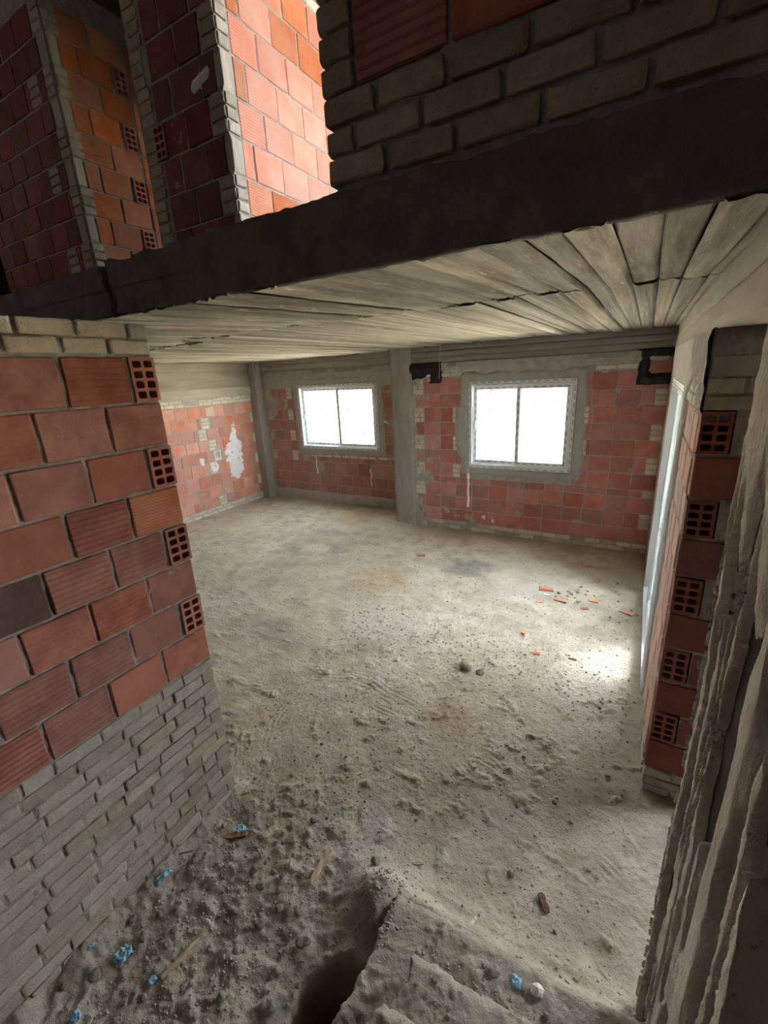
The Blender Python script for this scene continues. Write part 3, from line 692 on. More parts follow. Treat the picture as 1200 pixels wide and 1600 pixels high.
row(w2, wb, 'tan', 2.58, 2.64, -3.2, -2.3, 0.21, 'tan_pale', 0.1)
row(w2, wb, 'tan', 2.51, 2.575, -0.62, -0.12, 0.25, 'tan_pale', 0.0)
row(w2, wb, 'tan', 2.58, 2.64, -0.5, -0.1, 0.25, 'tan', 0.1)
brick(w2, wb, 'red', 0.115, 2.465, 0.26, 0.175, 'red_flat', 0.012)
row(w2, wb, 'tan', 1.00, 1.055, -2.3, -0.7, 0.22, 'tan_pale', 0, vary=0.1, gap=0.014)
crust(w2, 'plaster_surround', M['plaster'], wb, -2.75, -0.5, 0.8, 2.7, 0.016,
      surround(OP2, lambda u, z: 0.135 + 0.03 * smooth(-0.8, -0.7, u) * smooth(2.0, 1.3, z) - 0.02 * smooth(1.1, 1.0, z), 150, 0.05, 0.016))
crust(w2, 'mortar_patch', M['mortar_pale'], wb, -3.34, 0.2, 2.45, 2.72, 0.02, lambda u, z: -0.012 + 0.035 * smooth(2.55, 2.66, z) + 0.02 * smooth(0.9, 0.4, np.abs(u + 1.6)) + 0.03 * fbm(u * 3, z * 4, 152, 4, 0.6))
crust(w2, 'mortar_patch', M['mortar_pale'], wb, -3.35, 0.22, 0.15, 2.4, 0.025, lambda u, z: np.where((u > -2.4) & (u < -0.8) & (z > 1.05), -0.05, -0.016 + 0.034 * fbm(u * 3.6, z * 3.6, 153, 4, 0.6)))
crust(w2, 'mortar_patch', M['mortar_pale'], wb, -3.35, -3.1, 0.0, 2.5, 0.02, lambda u, z: -0.004 + 0.03 * fbm(u * 8, z * 5, 154, 4, 0.6) - 0.02 * smooth(-3.22, -3.12, u) + 0.02 * smooth(0.6, 0.2, z))
crust(w2, 'tar_patch', M['tar'], wb, -0.2, 0.25, 2.28, 2.74, 0.012,
      lambda u, z: 0.034 + 0.02 * smooth(2.62, 2.66, z) - 0.14 * np.clip(np.abs(np.maximum(np.abs(u - 0.135) / 0.18, np.abs(z - 2.535) / 0.155) - 1.0) - 0.17 - 0.12 * fbm(u * 8, z * 8, 155, 3), 0, 1))
crust(w2, 'tar_patch', M['tar'], wb, -3.36, -2.75, 2.42, 2.74, 0.012,
      lambda u, z: 0.034 + 0.02 * smooth(2.63, 2.66, z) - 0.30 * np.clip(np.minimum(np.abs(z - 2.665 + 0.05 * smooth(-3.05, -3.3, u)) * 1.0 - 0.022, np.maximum(np.abs(u + 2.87) - 0.045, np.abs(z - 2.6) - 0.09)) + 0.02 * fbm(u * 12, z * 12, 156, 3), 0, 1) - 0.06 * smooth(-2.84, -2.78, u))
crust(w2, 'white_smear', M['plaster'], wb, -2.6, -2.3, 1.0, 2.05, 0.012, lambda u, z: 0.027 - 0.10 * np.clip(np.abs(u + 2.455 - 0.05 * smooth(1.6, 1.1, z)) / (0.09 - 0.05 * smooth(1.5, 1.1, z)) - 0.9, 0, 3) * 0.3 + 0.006 * fbm(u * 14, z * 6, 157, 3))
crust(w2, 'plaster_drip', M['white_smear'], wb, -2.41, -2.33, 0.42, 1.12, 0.007, lambda u, z: 0.02 - 0.9 * np.abs(u + 2.37 - 0.004 * np.sin(z * 25)) + 0.006 * fbm(u * 30, z * 12, 158, 3))
for (uu, zz, ru, rz) in ((-0.95, 1.01, 0.03, 0.03), (-2.1, 0.27, 0.04, 0.05), (-1.95, 0.22, 0.03, 0.05)):
    crust(w2, 'white_smear', M['white_smear'], wb, uu - 0.06, uu + 0.06, zz - 0.07, zz + 0.07, 0.008, lambda u, z, a=uu, b_=zz, c=ru, d=rz: 0.02 - 0.03 * np.hypot((u - a) / c, (z - b_) / d) + 0.012 * fbm(u * 30, z * 30, 159, 3))
b2 = link('beam', boxes_mesh('beam', [w2.box(-3.75, 0.55, 0.015, -0.1, 2.66, 3.0)]), M['board_x'])
tag(b2, 'board-marked concrete beam above the right window', 'beam', kind='structure')
beam_strips(w2, b2, -3.74, 0.24, 2.65, 2.99, 4, 'board_x', 0.022, 320)

# --- right wall with the balcony door, and its end face of hollow bricks
wR = Wall('-X', 0.24)          # u = -Y
OPD = (-5.50, -3.72, 0.04, 2.42)
wrt = wall_core(wR, 'wall_right', M['mortar_pale'], -6.95, -2.705, -0.3, 3.0, 0.31, (OPD,), 0.02, -0.007, 0.006, 'right wall with the balcony door ending in hollow bricks', 6)
for k in range(11):
    za = 0.19 + k * 0.2145
    if za > 2.3: break
    row(wR, wrt, 'red', za, za + 0.2145, -6.7, -2.61, 0.28, 'red_wash', 0.14 * (k % 2), segs=[(-6.7, -5.6), (-3.62, -2.722)])
for k in range(3): row(wR, wrt, 'tan', k * 0.063, (k + 1) * 0.063, -6.7, -2.61, 0.205, 'tan', 0.1 * (k % 2), segs=[(-6.7, -5.6), (-3.62, -2.722)])
for k in range(4): row(wR, wrt, 'tan', 2.34 + k * 0.066, 2.34 + (k + 1) * 0.066, -3.6, -2.70, 0.205, 'tan_pale', 0.1 * (k % 2))
crust(wR, 'plaster_surround', M['plaster'], wrt, -6.2, -2.9, 0.0, 2.72, 0.02, surround(OPD, lambda u, z: 0.2 + 0.35 * smooth(2.4, 2.5, z), 160, 0.12, 0.018))
crust(wR, 'mortar_patch', M['mortar_pale'], wrt, -3.5, -2.61, 0.0, 2.72, 0.018, lambda u, z: -0.012 + 0.03 * fbm(u * 6, z * 5, 162, 4, 0.65) + 0.02 * smooth(2.3, 2.6, z))
wN = Wall('-Y', 2.61)
rows_end = [(2.51, 2.61, 'slab'), (2.432, 2.51, 't2'), (2.36, 2.432, 't1'), (2.15, 2.36, 'h'), (1.925, 2.145, 'r'), (1.715, 1.92, 'h'), (1.495, 1.71, 'r'), (1.275, 1.49, 'h'),
            (1.055, 1.27, 'r'), (0.835, 1.05, 'h2'), (0.615, 0.83, 'r'), (0.41, 0.61, 'h2'), (0.19, 0.405, 'r'), (0.125, 0.19, 't2'), (0.06, 0.125, 't1'), (0.0, 0.06, 't2')]
for (za, zb_, kd) in rows_end:
    if kd == 'slab': brick(wN, wrt, 'red', 0.393, za, 0.296, zb_ - za - 0.008, 'column', 0.0, 'concrete_block')
    elif kd == 't2':
        brick(wN, wrt, 'tan', 0.315, za + 0.003, 0.14, zb_ - za - 0.01, 'tan_grey', 0.004); brick(wN, wrt, 'tan', 0.465, za + 0.003, 0.13, zb_ - za - 0.01, 'tan_grey', 0.0)
    elif kd == 't1':
        brick(wN, wrt, 'tan', 0.35, za + 0.003, 0.215, zb_ - za - 0.01, 'tan', 0.006); brick(wN, wrt, 'tan', 0.505, za + 0.003, 0.07, zb_ - za - 0.01, 'tan', 0.0)
    elif kd == 'r': brick(wN, wrt, 'red', 0.385, za + 0.003, 0.285, zb_ - za - 0.012, 'red_half_shaded', 0.004)
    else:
        brick(wN, wrt, 'end', 0.305, za + 0.004, 0.126, zb_ - za - 0.012, 'red_half_shaded', 0.004)
        if kd == 'h2': brick(wN, wrt, 'red', 0.455, za + 0.003, 0.145, zb_ - za - 0.012, 'red_half_shaded', -0.004)
        else:
            h3 = (zb_ - za) / 3
            for t in range(3):
                brick(wN, wrt, 'tan', 0.455 + rnd.uniform(0, .02), za + t * h3 + 0.003, 0.12 + rnd.uniform(-.02, .02), h3 - 0.012, 'tan', -0.002)
crust(wN, 'mortar_patch', M['mortar'], wrt, 0.245, 0.545, 0, 2.72, 0.012, lambda u, z: -0.008 - np.where((u < 0.370) & np.array([any(a + 0.008 < q < b_ - 0.008 for (a, b_, kd) in rows_end if kd in ('h', 'h2')) for q in z.ravel()]).reshape(z.shape), 0.2, 0.0) + 0.014 * fbm(u * 9, z * 9, 170, 4, 0.7), -0.03)
crust(wR, 'mortar_patch', M['mortar_pale'], wrt, -3.1, -2.605, 2.30, 2.725, 0.016, lambda u, z: 0.004 + 0.016 * fbm(u * 9, z * 9, 172, 4, 0.7) - 0.03 * smooth(2.36, 2.31, z) - 0.02 * smooth(-2.95, -3.08, u), -0.02)
link('mortar_block', boxes_mesh('mortar_block', [(0.240, 2.612, 2.60, 0.55, 2.72, 2.727), (0.243, 2.624, 2.3, 0.545, 2.72, 2.61)]), M['mortar'], wrt)
bR = link('beam', boxes_mesh('beam', [(0.255, -1.5, 2.725, 0.56, 6.8, 3.0)]), M['board_side'])
tag(bR, 'board-marked concrete beam along the top of the right wall', 'beam', kind='structure')
beam_strips(wR, bR, -6.7, 1.5, 2.72, 2.985, 2, 'board_side', 0.0, 340)

# --- rough ribbed column near on the right
col = link('column', boxes_mesh('column', [(0.262, 0.74, -0.6, 0.85, 1.46, 2.73)]), M['dark_core'])
tag(col, 'ribbed rough concrete column with dark grooves on the right side', 'column', kind='structure')
def col_crust(yfun, name, d, seed, mname, zlo=-0.3, zhi=2.72, thr=0.0):
    nv, nz2 = 190, 640
    V, Z = np.meshgrid(np.linspace(0, 1, nv), np.linspace(zlo, zhi, nz2), indexing='ij')
    lo, hi = yfun(Z)
    Yc = lo + (hi - lo) * V
    up = smooth(1.85, 2.35, Z + 0.25 * fbm(Yc * 12, Z * 0, seed + 11, 2))          # upper part is closed and smoother
    g = np.zeros_like(Z)
    for k, (c, wd, pr) in enumerate(((1.445, 0.016, 0.15), (1.335, 0.040, 0.3), (1.235, 0.022, 0.0), (1.175, 0.014, -0.1), (1.10, 0.030, 0.25), (1.015, 0.050, 0.3), (0.965, 0.012, -0.2), (0.825, 0.024, 0.1), (0.76, 0.02, -0.1))):
        cc = c + 0.012 * fbm(Z * 0.7, Z * 0 + k, seed + k, 2)
        dd = Yc - cc
        ww = 1.25 * wd * (1 + 0.9 * fbm(Z * 2.2, Z * 0 + 3 * k, seed + 20 + k, 3)) + np.where(dd > 0, 0.020, 0.006) * fbm(Z * 18, Yc * 10 + k, seed + 30 + k, 4, 0.75)
        pres = smooth(-0.45 - pr, -0.05 - pr, fbm(Z * 1.3, Z * 0 + 7 * k, seed + 40 + k, 3))
        g = np.maximum(g, smooth(0.006, -0.004, np.abs(dd) - ww * (0.25 + 0.75 * pres)) * smooth(0.1, 0.3, pres))
    smoothb = smooth(0.055, 0.035, np.abs(Yc - 0.905))
    hgt = d + 0.022 + 0.007 * fbm(Yc * 9, Z * 3, seed + 8, 4, 0.7) * (1 - 0.7 * smoothb) + 0.004 * fbm(Yc * 40, Z * 25, seed + 9, 3, 0.7) * (1 - smoothb) + 0.010 * smoothb - 0.055 * g * (1 - up)
    return V, Z, Yc, hgt
def yrange(Z):
    hi = 1.47 + 0.012 * fbm(Z * 9, Z * 0, 181, 4, 0.7) + 0.0 * Z
    lo = 0.71 + 0.035 * fbm(Z * 3, Z * 0 + 2, 182, 4, 0.7) + 0.06 * smooth(1.5, 2.0, Z)
    return lo, hi
V_, Z_, Y_, H_ = col_crust(yrange, 'crust', 0.0, 183, 'rough_crust')
X_ = 0.262 - H_ - 0.002
X_[:, [0, -1]] = X_[:, [0, -1]]; X_[0] = 0.32; X_[-1] = 0.32
P = np.stack([X_, Y_, Z_], -1)
me = mesh_np('concrete_crust', P.reshape(-1, 3), grid_faces(*V_.shape), True)
link('concrete_crust', me, M['rough_crust'], col)
# faces of the column towards the opening and towards the viewer
wC = Wall('-Y', 0.74)
crust(wC, 'concrete_crust', M['rough_crust'], col, 0.25, 0.86, -0.5, 2.72, 0.02, lambda u, z: 0.004 + 0.02 * fbm(u * 9, z * 4, 186, 4, 0.65), -0.05)

# --- stairs (two bottom steps in view, rising to where the viewer stands)
def stair_h(X, Y):
    wob = 0.018 * fbm(X * 5, Y * 0 + 1.0, 190, 4, 0.65) + 0.006 * fbm(X * 22, Y * 0 + 4.0, 192, 3, 0.7)
    h = np.full(X.shape, -0.3)
    n_y = (1.315, 1.055, 0.80, 0.54, 0.28, 0.02)
    n_x = (-0.82, -0.60, -0.62, -0.6, -0.6, -0.6)
    for k in range(6):
        le = n_x[k] + 0.045 * fbm(Y * 9, Y * 0 + k, 194 + k, 4, 0.7)
        yy = n_y[k] + wob * (1 + 0.3 * k) + 0.03 * (X + 0.3)
        m_ = smooth(yy + 0.006, yy - 0.010, Y) * smooth(le - 0.012, le + 0.02, X)
        top = 0.17 * (k + 1) - 0.02 * smooth(-0.35, -0.65, X)
        rnd_ = 0.020 * smooth(0.05, 0.0, yy - Y)
        h = np.maximum(h, -0.3 + (0.3 + top - rnd_) * m_)
    return h + 0.010 * fbm(X * 9, Y * 9, 197, 4, 0.65) + 0.006 * fbm(X * 40, Y * 40, 198, 3, 0.7) + 0.02 * np.clip(fbm(X * 16, Y * 16, 199, 3) - 0.25, 0, 1)
sx_ = np.arange(-1.0, 0.262, 0.007); sy_ = np.arange(-0.4, 1.45, 0.007)
SX, SY = np.meshgrid(sx_, sy_, indexing='ij')
SH = stair_h(SX, SY)
Fc = grid_faces(len(sx_), len(sy_)); keep = (SH.reshape(-1)[Fc] > -0.27).any(1); Fc = Fc[keep]
st = link('staircase', mesh_np('staircase', np.stack([SX, SY, SH], -1).reshape(-1, 3), Fc, True), M['stair'])
tag(st, 'crumbling bare concrete steps coming down into the room', 'staircase', kind='structure')
def ground_h(x, y):
    a = float(floor_h(np.array([x]), np.array([y]))[0])
    if -1.0 < x < 0.25 and y < 1.4: a = max(a, float(stair_h(np.array([x]), np.array([y]))[0]))
    return a

# --- wall standing on the edge beam
wU = Wall('-Y', 1.30)
wu = wall_core(wU, 'wall_upper_front', M['mortar'], -0.885, 2.6, 3.11, 5.7, 0.11, (), 0.02, -0.010, 0.008, 'dark brick wall standing on the edge beam overhead', 7, 14)
BZ = 3.145
for k in range(3):
    row(wU, wu, 'tan', BZ + k * 0.0745, BZ + (k + 1) * 0.0745, -0.912, 0.75, 0.212, 'tan', (0.0, 0.105, 0.03)[k], gap=0.016, bed=0.014)
for k in range(10):
    za = BZ + 0.2235 + k * 0.215
    for t in range(3): brick(wU, wu, 'tan', -0.855, za + t * 0.0716 + 0.004, 0.105, 0.060, 'tan', 0.006)
    row(wU, wu, 'red', za, za + 0.215, -0.797, 0.0 if k == 0 else 0.75, 0.275, 'red_brick', 0.14 * (k % 2), gap=0.013)
wUe = Wall('-Y', 1.30)
for k in range(3): row(wU, wu, 'tan', BZ + 0.2235 + k * 0.0745, BZ + 0.2235 + (k + 1) * 0.0745, 0.0, 0.75, 0.212, 'tan', 0.1 * (k % 2), gap=0.016, bed=0.014)

# --- rooms of the upper storey, seen through the gap
wA = Wall('-Y', 2.54)
wa = wall_core(wA, 'wall_upper_far_left', M['mortar'], -6.05, -4.375, 3.0, 5.7, 0.12, (), 0.03, -0.007, 0.006, 'shadowed upper red brick wall at the far left', 8)
UZ = 3.42
for k in range(4): row(wA, wa, 'tan', 3.12 + k * 0.075, 3.12 + (k + 1) * 0.075, -6.05, -4.45, 0.21, 'tan', 0.1 * (k % 2), gap=0.016)
for k in range(10):
    za = UZ + k * 0.2085
    row(wA, wa, 'red', za, za + 0.2085, -6.05, -4.50, 0.275, 'red_shaded', 0.14 * (k % 2))
    if k % 3 == 1:
        for t in range(3): brick(wA, wa, 'tan', -4.68, za + t * 0.069 + 0.004, 0.16, 0.056, 'tan', 0.004)
wB = Wall('+X', -4.36)
wbz = wall_core(wB, 'wall_upper_middle', M['mortar'], 2.55, 4.6, 3.0, 5.7, 0.12, [(3.07, 3.18, 3.21 + k * 0.2085 + 0.015, 3.21 + (k + 1) * 0.2085 - 0.015) for k in (1, 3, 5, 7, 9)], 0.03, -0.007, 0.005, 'upper orange red brick wall beside the small brick quoin', 9)
for k in range(11):
    za = 3.21 + k * 0.2085
    row(wB, wbz, 'red', za, za + 0.2085, 2.63, 3.06 if k % 2 else 3.19, 0.275, 'red_orange', 0.14 * (k % 2), gap=0.013)
    if k % 2: brick(wB, wbz, 'end', 3.125, za + 0.005, 0.115, 0.195, 'red_flat', 0.004)
    row(wB, wbz, 'red', za, za + 0.2085, 3.2, 4.6, 0.275, 'red_orange', 0.14 * (k % 2), gap=0.013)
    for t in range(3):
        if k % 2 == 0: brick(wB, wbz, 'tan', 2.60, za + t * 0.0695 + 0.004, 0.10, 0.057, 'tan', 0.010); brick(wA, wa, 'tan', -4.43, za + t * 0.0695 + 0.004, 0.12, 0.057, 'tan', 0.008)
    if k % 2: brick(wB, wbz, 'tan', 2.585, za + 0.01, 0.07, 0.19, 'tan_grey', 0.004); brick(wA, wa, 'tan', -4.42, za + 0.01, 0.10, 0.19, 'tan_grey', 0.004)
wCc = Wall('-Y', 2.36)
wcz = wall_core(wCc, 'wall_upper_pier', M['mortar'], -3.17, -2.365, 3.0, 5.7, 0.10, [(-3.035, -2.935, 3.21 + 4 * 0.2085 + 0.012, 3.21 + 5 * 0.2085 - 0.012)], 0.02, -0.007, 0.008, 'shadowed upper brick pier between the two upper rooms', 10)
for k in range(11):
    za = 3.21 + k * 0.2085
    off = k % 2 == 0
    row(wCc, wcz, 'red', za, za + 0.2085, -3.0, -2.50 if off else -2.40, 0.275, 'red_shaded', 0.1 * (k % 2), gap=0.013)
    if off:
        for t in range(3): brick(wCc, wcz, 'tan', -2.42, za + t * 0.0695 + 0.004, 0.125, 0.057, 'tan', 0.008); 
    for t in range(3): brick(wCc, wcz, 'tan', -3.10 + 0.02 * (k % 2), za + t * 0.0695 + 0.004, 0.12, 0.057, 'tan', 0.004)
brick(wCc, wcz, 'end', -2.985, 3.21 + 4 * 0.2085 + 0.005, 0.11, 0.19, 'red_flat', 0.012)
crust(wCc, 'white_smear', M['white_smear'], wcz, -2.66, -2.42, 4.28, 4.42, 0.01, lambda u, z: 0.014 - 0.05 * np.abs(z - 4.35 - 0.25 * (u + 2.54)) / 0.05 * 0.5 - 0.03 * smooth(0.07, 0.11, np.abs(u + 2.54)))
wD = Wall('+X', -2.355)
wdz = wall_core(wD, 'wall_upper_lit', M['mortar'], 2.365, 6.0, 3.0, 5.7, 0.12, (), 0.03, -0.006, 0.004, 'brightly lit upper red brick wall right of the pier', 11)
for k in range(9):
    za = 3.21 + k * 0.2085
    row(wD, wdz, 'red', za, za + 0.2085, 2.46, 6.0, 0.275, 'red_pale', 0.13 * (k % 2) + 0.05, gap=0.011, alt='red_orange', palt=0.3)
    if k % 2 == 0:
        for t in range(3): brick(wD, wdz, 'tan', 2.405, za + t * 0.0695 + 0.004, 0.085, 0.057, 'tan_grey', 0.010)
    else: brick(wD, wdz, 'tan', 2.41, za + 0.005, 0.09, 0.19, 'tan_grey', 0.004)
row(wD, wdz, 'tan', 5.09, 5.16, 2.4, 6.0, 0.21, 'tan_pale', 0)
row(wD, wdz, 'tan', 5.165, 5.235, 2.4, 6.0, 0.21, 'tan_pale', 0.1)
bD = link('beam', boxes_mesh('beam', [wD.box(2.37, 6.0, 0.03, -0.1, 5.245, 5.7)]), M['board_side'])
tag(bD, 'concrete beam above the brightly lit upper wall', 'beam', kind='structure')

# --- outer shell of the stair hall and the upper storey
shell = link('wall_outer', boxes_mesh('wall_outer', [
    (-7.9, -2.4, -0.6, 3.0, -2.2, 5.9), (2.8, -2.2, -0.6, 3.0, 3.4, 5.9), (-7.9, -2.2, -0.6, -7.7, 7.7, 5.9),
    (0.56, 3.2, -0.6, 1.2, 3.4, 5.7), (2.3, 3.2, -0.6, 2.8, 3.4, 5.7), (1.2, 3.2, -0.6, 2.3, 3.4, 0.9), (1.2, 3.2, 2.3, 2.3, 3.4, 5.7),  # the gap between these is an added opening that lights the near floor
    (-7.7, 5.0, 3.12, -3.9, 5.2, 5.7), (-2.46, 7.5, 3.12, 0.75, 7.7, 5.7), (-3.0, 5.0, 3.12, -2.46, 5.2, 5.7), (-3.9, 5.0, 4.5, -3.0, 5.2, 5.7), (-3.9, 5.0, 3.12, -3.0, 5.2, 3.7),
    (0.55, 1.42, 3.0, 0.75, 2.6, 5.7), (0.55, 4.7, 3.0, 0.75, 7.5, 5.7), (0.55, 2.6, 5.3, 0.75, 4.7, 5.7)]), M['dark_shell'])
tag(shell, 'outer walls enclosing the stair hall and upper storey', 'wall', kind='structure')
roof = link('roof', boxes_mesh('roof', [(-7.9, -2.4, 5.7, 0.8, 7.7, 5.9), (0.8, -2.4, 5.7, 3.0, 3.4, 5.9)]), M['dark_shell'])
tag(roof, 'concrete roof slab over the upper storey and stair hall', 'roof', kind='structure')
upfl = link('floor', boxes_mesh('floor', [(0.56, 1.42, 2.98, 2.9, 3.4, 3.12), (0.56, 3.4, 2.98, 1.9, 7.7, 3.12), (0.56, 3.4, -0.2, 1.92, 7.7, -0.02), (1.8, 3.4, -0.02, 1.92, 7.7, 0.95), (-7.75, -2.2, -0.7, 2.9, 7.5, -0.62)]), M['edge'])  # balcony overhang and parapet are unseen, added to block sky at the door
tag(upfl, 'bare concrete slabs with an added balcony overhang and parapet blocking sky beyond the right wall', 'floor', kind='structure')

# ------------------------------------------------------------------ windows and balcony door
def ring(w, name, m, parent, rect, profile, back):
    """a mitred frame: profile = [(inset, depth)...] swept round the rectangle; UV.x runs along in metres"""
    a, b, c, d = rect
    cr = [(a, c, 1, 1), (b, c, -1, 1), (b, d, -1, -1), (a, d, 1, -1)]
    prof = [(profile[0][0], back)] + profile + [(profile[-1][0], back)]
    bm = bmesh.new(); uvl = bm.loops.layers.uv.new('UVMap')
    rows_ = [[bm.verts.new(w.pt(x + sx1 * i, dp, z + sz1 * i)) for (i, dp) in prof] for (x, z, sx1, sz1) in cr]
    ln = (b - a, d - c, b - a, d - c)
    for s in range(4):
        p, q = rows_[s], rows_[(s + 1) % 4]
        for k in range(len(prof) - 1):
            f = bm.faces.new((p[k], q[k], q[k + 1], p[k + 1]))
            flat = abs(prof[k + 1][0] - prof[k][0]) > 0.018
            for lp, uvv in zip(f.loops, ((0, 0), (ln[s], 0), (ln[s], 1), (0, 1))):
                lp[uvl].uv = (uvv[0], uvv[1] if flat else 0.0)
        bm.faces.new((p[0], p[-1], q[-1], q[0]))
    bmesh.ops.recalc_face_normals(bm, faces=bm.faces)
    me = bpy.data.meshes.new(name); bm.to_mesh(me); bm.free()
    return link(name, me, m, parent)
def window(w, name, rect, label, cat='window', slid=False, split=None):
    a, b, c, d = rect
    e = empty(name, w.pt((a + b) / 2, 0, c)); tag(e, label, cat, kind='structure')
    inv = Matrix.Translation(e.location).inverted()
    def put(o): o.parent = e; o.matrix_parent_inverse = inv; return o
    put(ring(w, 'frame', M['film'], None, rect, [(0.0, 0.020), (0.034, 0.020), (0.037, 0.010), (0.044, 0.010), (0.047, 0.022), (0.056, 0.022), (0.058, 0.002), (0.066, 0.002)], -0.07))
    ia, ib, ic, id_ = a + 0.064, b - 0.064, c + 0.064, d - 0.064
    mid = split if split is not None else (ia + ib) / 2
    for k, (p, q, dp) in enumerate(((ia, mid + 0.033, -0.035), (mid - 0.42, ib - 0.40, -0.005) if slid else (mid - 0.033, ib, -0.005))):
        s = put(ring(w, 'sash', M['film'], None, (p, q, ic, id_), [(0.0, dp), (0.010, dp), (0.012, dp - 0.004), (0.052, dp - 0.004), (0.062, dp - 0.012)], dp - 0.028))
        g = link('pane', boxes_mesh('pane', [w.box(p + 0.058, q - 0.058, dp - 0.016, dp - 0.021, ic + 0.058, id_ - 0.058)]), M['glass'])
        g.parent = s
        hu = (p + 0.028) if k == 0 else (q - 0.028)
        h = link('latch', boxes_mesh('latch', [w.box(hu - 0.011, hu + 0.011, dp - 0.004, dp + 0.012, (ic + id_) / 2 - 0.07, (ic + id_) / 2 + 0.07), w.box(hu - 0.006, hu + 0.006, dp + 0.010, dp + 0.02, (ic + id_) / 2 - 0.02, (ic + id_) / 2 + 0.02)]), M['alu'])
        h.parent = s
    return e
window(w1, 'window_1', OP1, 'left sliding window with two panes in the recess wall', split=-5.30)
window(w2, 'window_2', OP2, 'right sliding window with two panes in the back wall', split=-1.61)
window(wR, 'door_1', (OPD[0], OPD[1], OPD[2], OPD[3]), 'tall sliding balcony door slid open in the right wall', 'door', True)

# ------------------------------------------------------------------ outside: site ground and houses
g_ = link('ground', boxes_mesh('ground', [(-90, 7.9, -4.6, 60, 110, -4.2), (3.1, -40, -4.6, 60, 7.9, -4.2)]), M['sand'])
tag(g_, 'sandy building site ground outside the windows', 'ground', kind='structure')
def house(w, name, label, u0, u1, z0, z1, depth, wins, balconies=(), doors=()):
    e = empty(name, w.pt((u0 + u1) / 2, 0, z0)); tag(e, label, 'building', 'pale houses across the building site')
    inv = Matrix.Translation(e.location).inverted()
    def put(o, p=None):
        o.parent = p or e
        if p is None: o.matrix_parent_inverse = inv
        return o
    put(link('facade', boxes_mesh('facade', [w.box(u0, u1, 0, -depth, z0, z1)]), M['facade']))
    put(link('roof_parapet', boxes_mesh('roof_parapet', [w.box(u0 - 0.2, u1 + 0.2, 0.25, -depth, z1, z1 + 0.5)]), M['facade']))
    for (a, b, c, d, mm, sill) in wins:
        wf_ = put(link('window', boxes_mesh('window', [w.box(a, b, 0.04, -0.05, c, d), w.box(a - 0.1, b + 0.1, 0.15, -0.02, c - 0.12, c)] if sill else [w.box(a, b, 0.04, -0.05, c, d)]), M[mm]))
        put(link('pane', boxes_mesh('pane', [w.box(a + 0.08, b - 0.08, 0.06, 0.03, c + 0.08, d - 0.08)]), M['far_glass'] if mm == 'shutter' else M[mm]), wf_)
    for (a, b, c, dd) in balconies:
        sl = put(link('balcony', boxes_mesh('balcony', [w.box(a, b, dd, 0, c - 0.15, c)]), M['facade']))
        nb = int((b - a) / 0.13)
        put(link('railing', boxes_mesh('railing', [w.box(a + k * (b - a) / nb, a + k * (b - a) / nb + 0.03, dd - 0.03, dd, c, c + 0.95) for k in range(nb + 1)] + [w.box(a, b, dd - 0.05, dd, c + 0.92, c + 1.0)]), M['shutter']), sl)
    return e
k1 = 27.0 / 22.0
def q1(y, z): return y * k1, 2.6 + (z - 2.6) * k1
wH1 = Wall('+X', -27.0)
def r1(ya, za, yb, zb_, mm, sill=False):
    a, d = q1(ya, za); b, c = q1(yb, zb_); return (a, b, c, d, mm, sill)
house(wH1, 'apartment_building', 'white apartment building with balcony door seen through the left window', 24.0, 60.0, -4.2, 6.0, 10.0,
      [r1(27.87, 1.146, 28.15, 0.03, 'shutter', True), r1(28.7, 1.12, 29.0, 0.016, 'shutter', True), r1(31.6, 1.067, 32.0, -0.37, 'shutter'), r1(32.4, 1.05, 33.5, -0.4, 'door_green'), r1(33.9, 1.07, 34.2, 0.32, 'shutter'),
       r1(28.75, -0.914, 29.9, -2.15, 'door_ochre'), r1(32.5, -1.13, 32.9, -2.3, 'shutter'), r1(33.2, -1.13, 33.5, -1.7, 'shutter'), r1(33.95, -1.2, 34.45, -2.7, 'shutter')],
      [(*[q1(31.4, 0)[0], q1(34.2, 0)[0]], q1(0, -0.42)[1], 1.2)])
k2 = 68.0 / 32.0
def r2(xa, za, xb, zb_, mm='shutter', sill=False):
    return (xa * k2, xb * k2, 2.6 + (zb_ - 2.6) * k2, 2.6 + (za - 2.6) * k2, mm, sill)
wH2 = Wall('-Y', 68.0)
house(wH2, 'house', 'white house seen across the sandy lot through the right window', -25.0, -14.5, -4.2, 8.0, 9.0,
      [r2(-9.78, 0.46, -9.45, -0.42, sill=True), r2(-8.57, 0.54, -8.15, -0.39, 'door_green'), r2(-9.72, 1.4, -9.47, 0.92)])
house(wH2, 'house', 'white house on higher ground at the right of the sandy lot', -13.6, -2.0, -3.4, 8.0, 9.0,
      [r2(-6.55, 0.76, -6.2, -0.05, sill=True), r2(-5.4, 0.76, -5.2, 0.2)])
cb = empty('site_cabin', (-12.0, 66.0, -4.2)); tag(cb, 'pale blue box cabin standing before the right house', 'cabin')
link('cabin_body', boxes_mesh('cabin_body', [(-0.9, -0.8, 0.1, 0.9, 0.8, 1.7)]), M['cabin'], cb)
link('cabin_roof', boxes_mesh('cabin_roof', [(-1.0, -0.9, 1.7, 1.0, 0.9, 1.85)]), M['facade'], cb)
link('skid', boxes_mesh('skid', [(-0.9, -0.8, 0.0, 0.9, -0.6, 0.1)]), M['shutter'], cb); link('skid', boxes_mesh('skid', [(-0.9, 0.6, 0.0, 0.9, 0.8, 0.1)]), M['shutter'], cb)
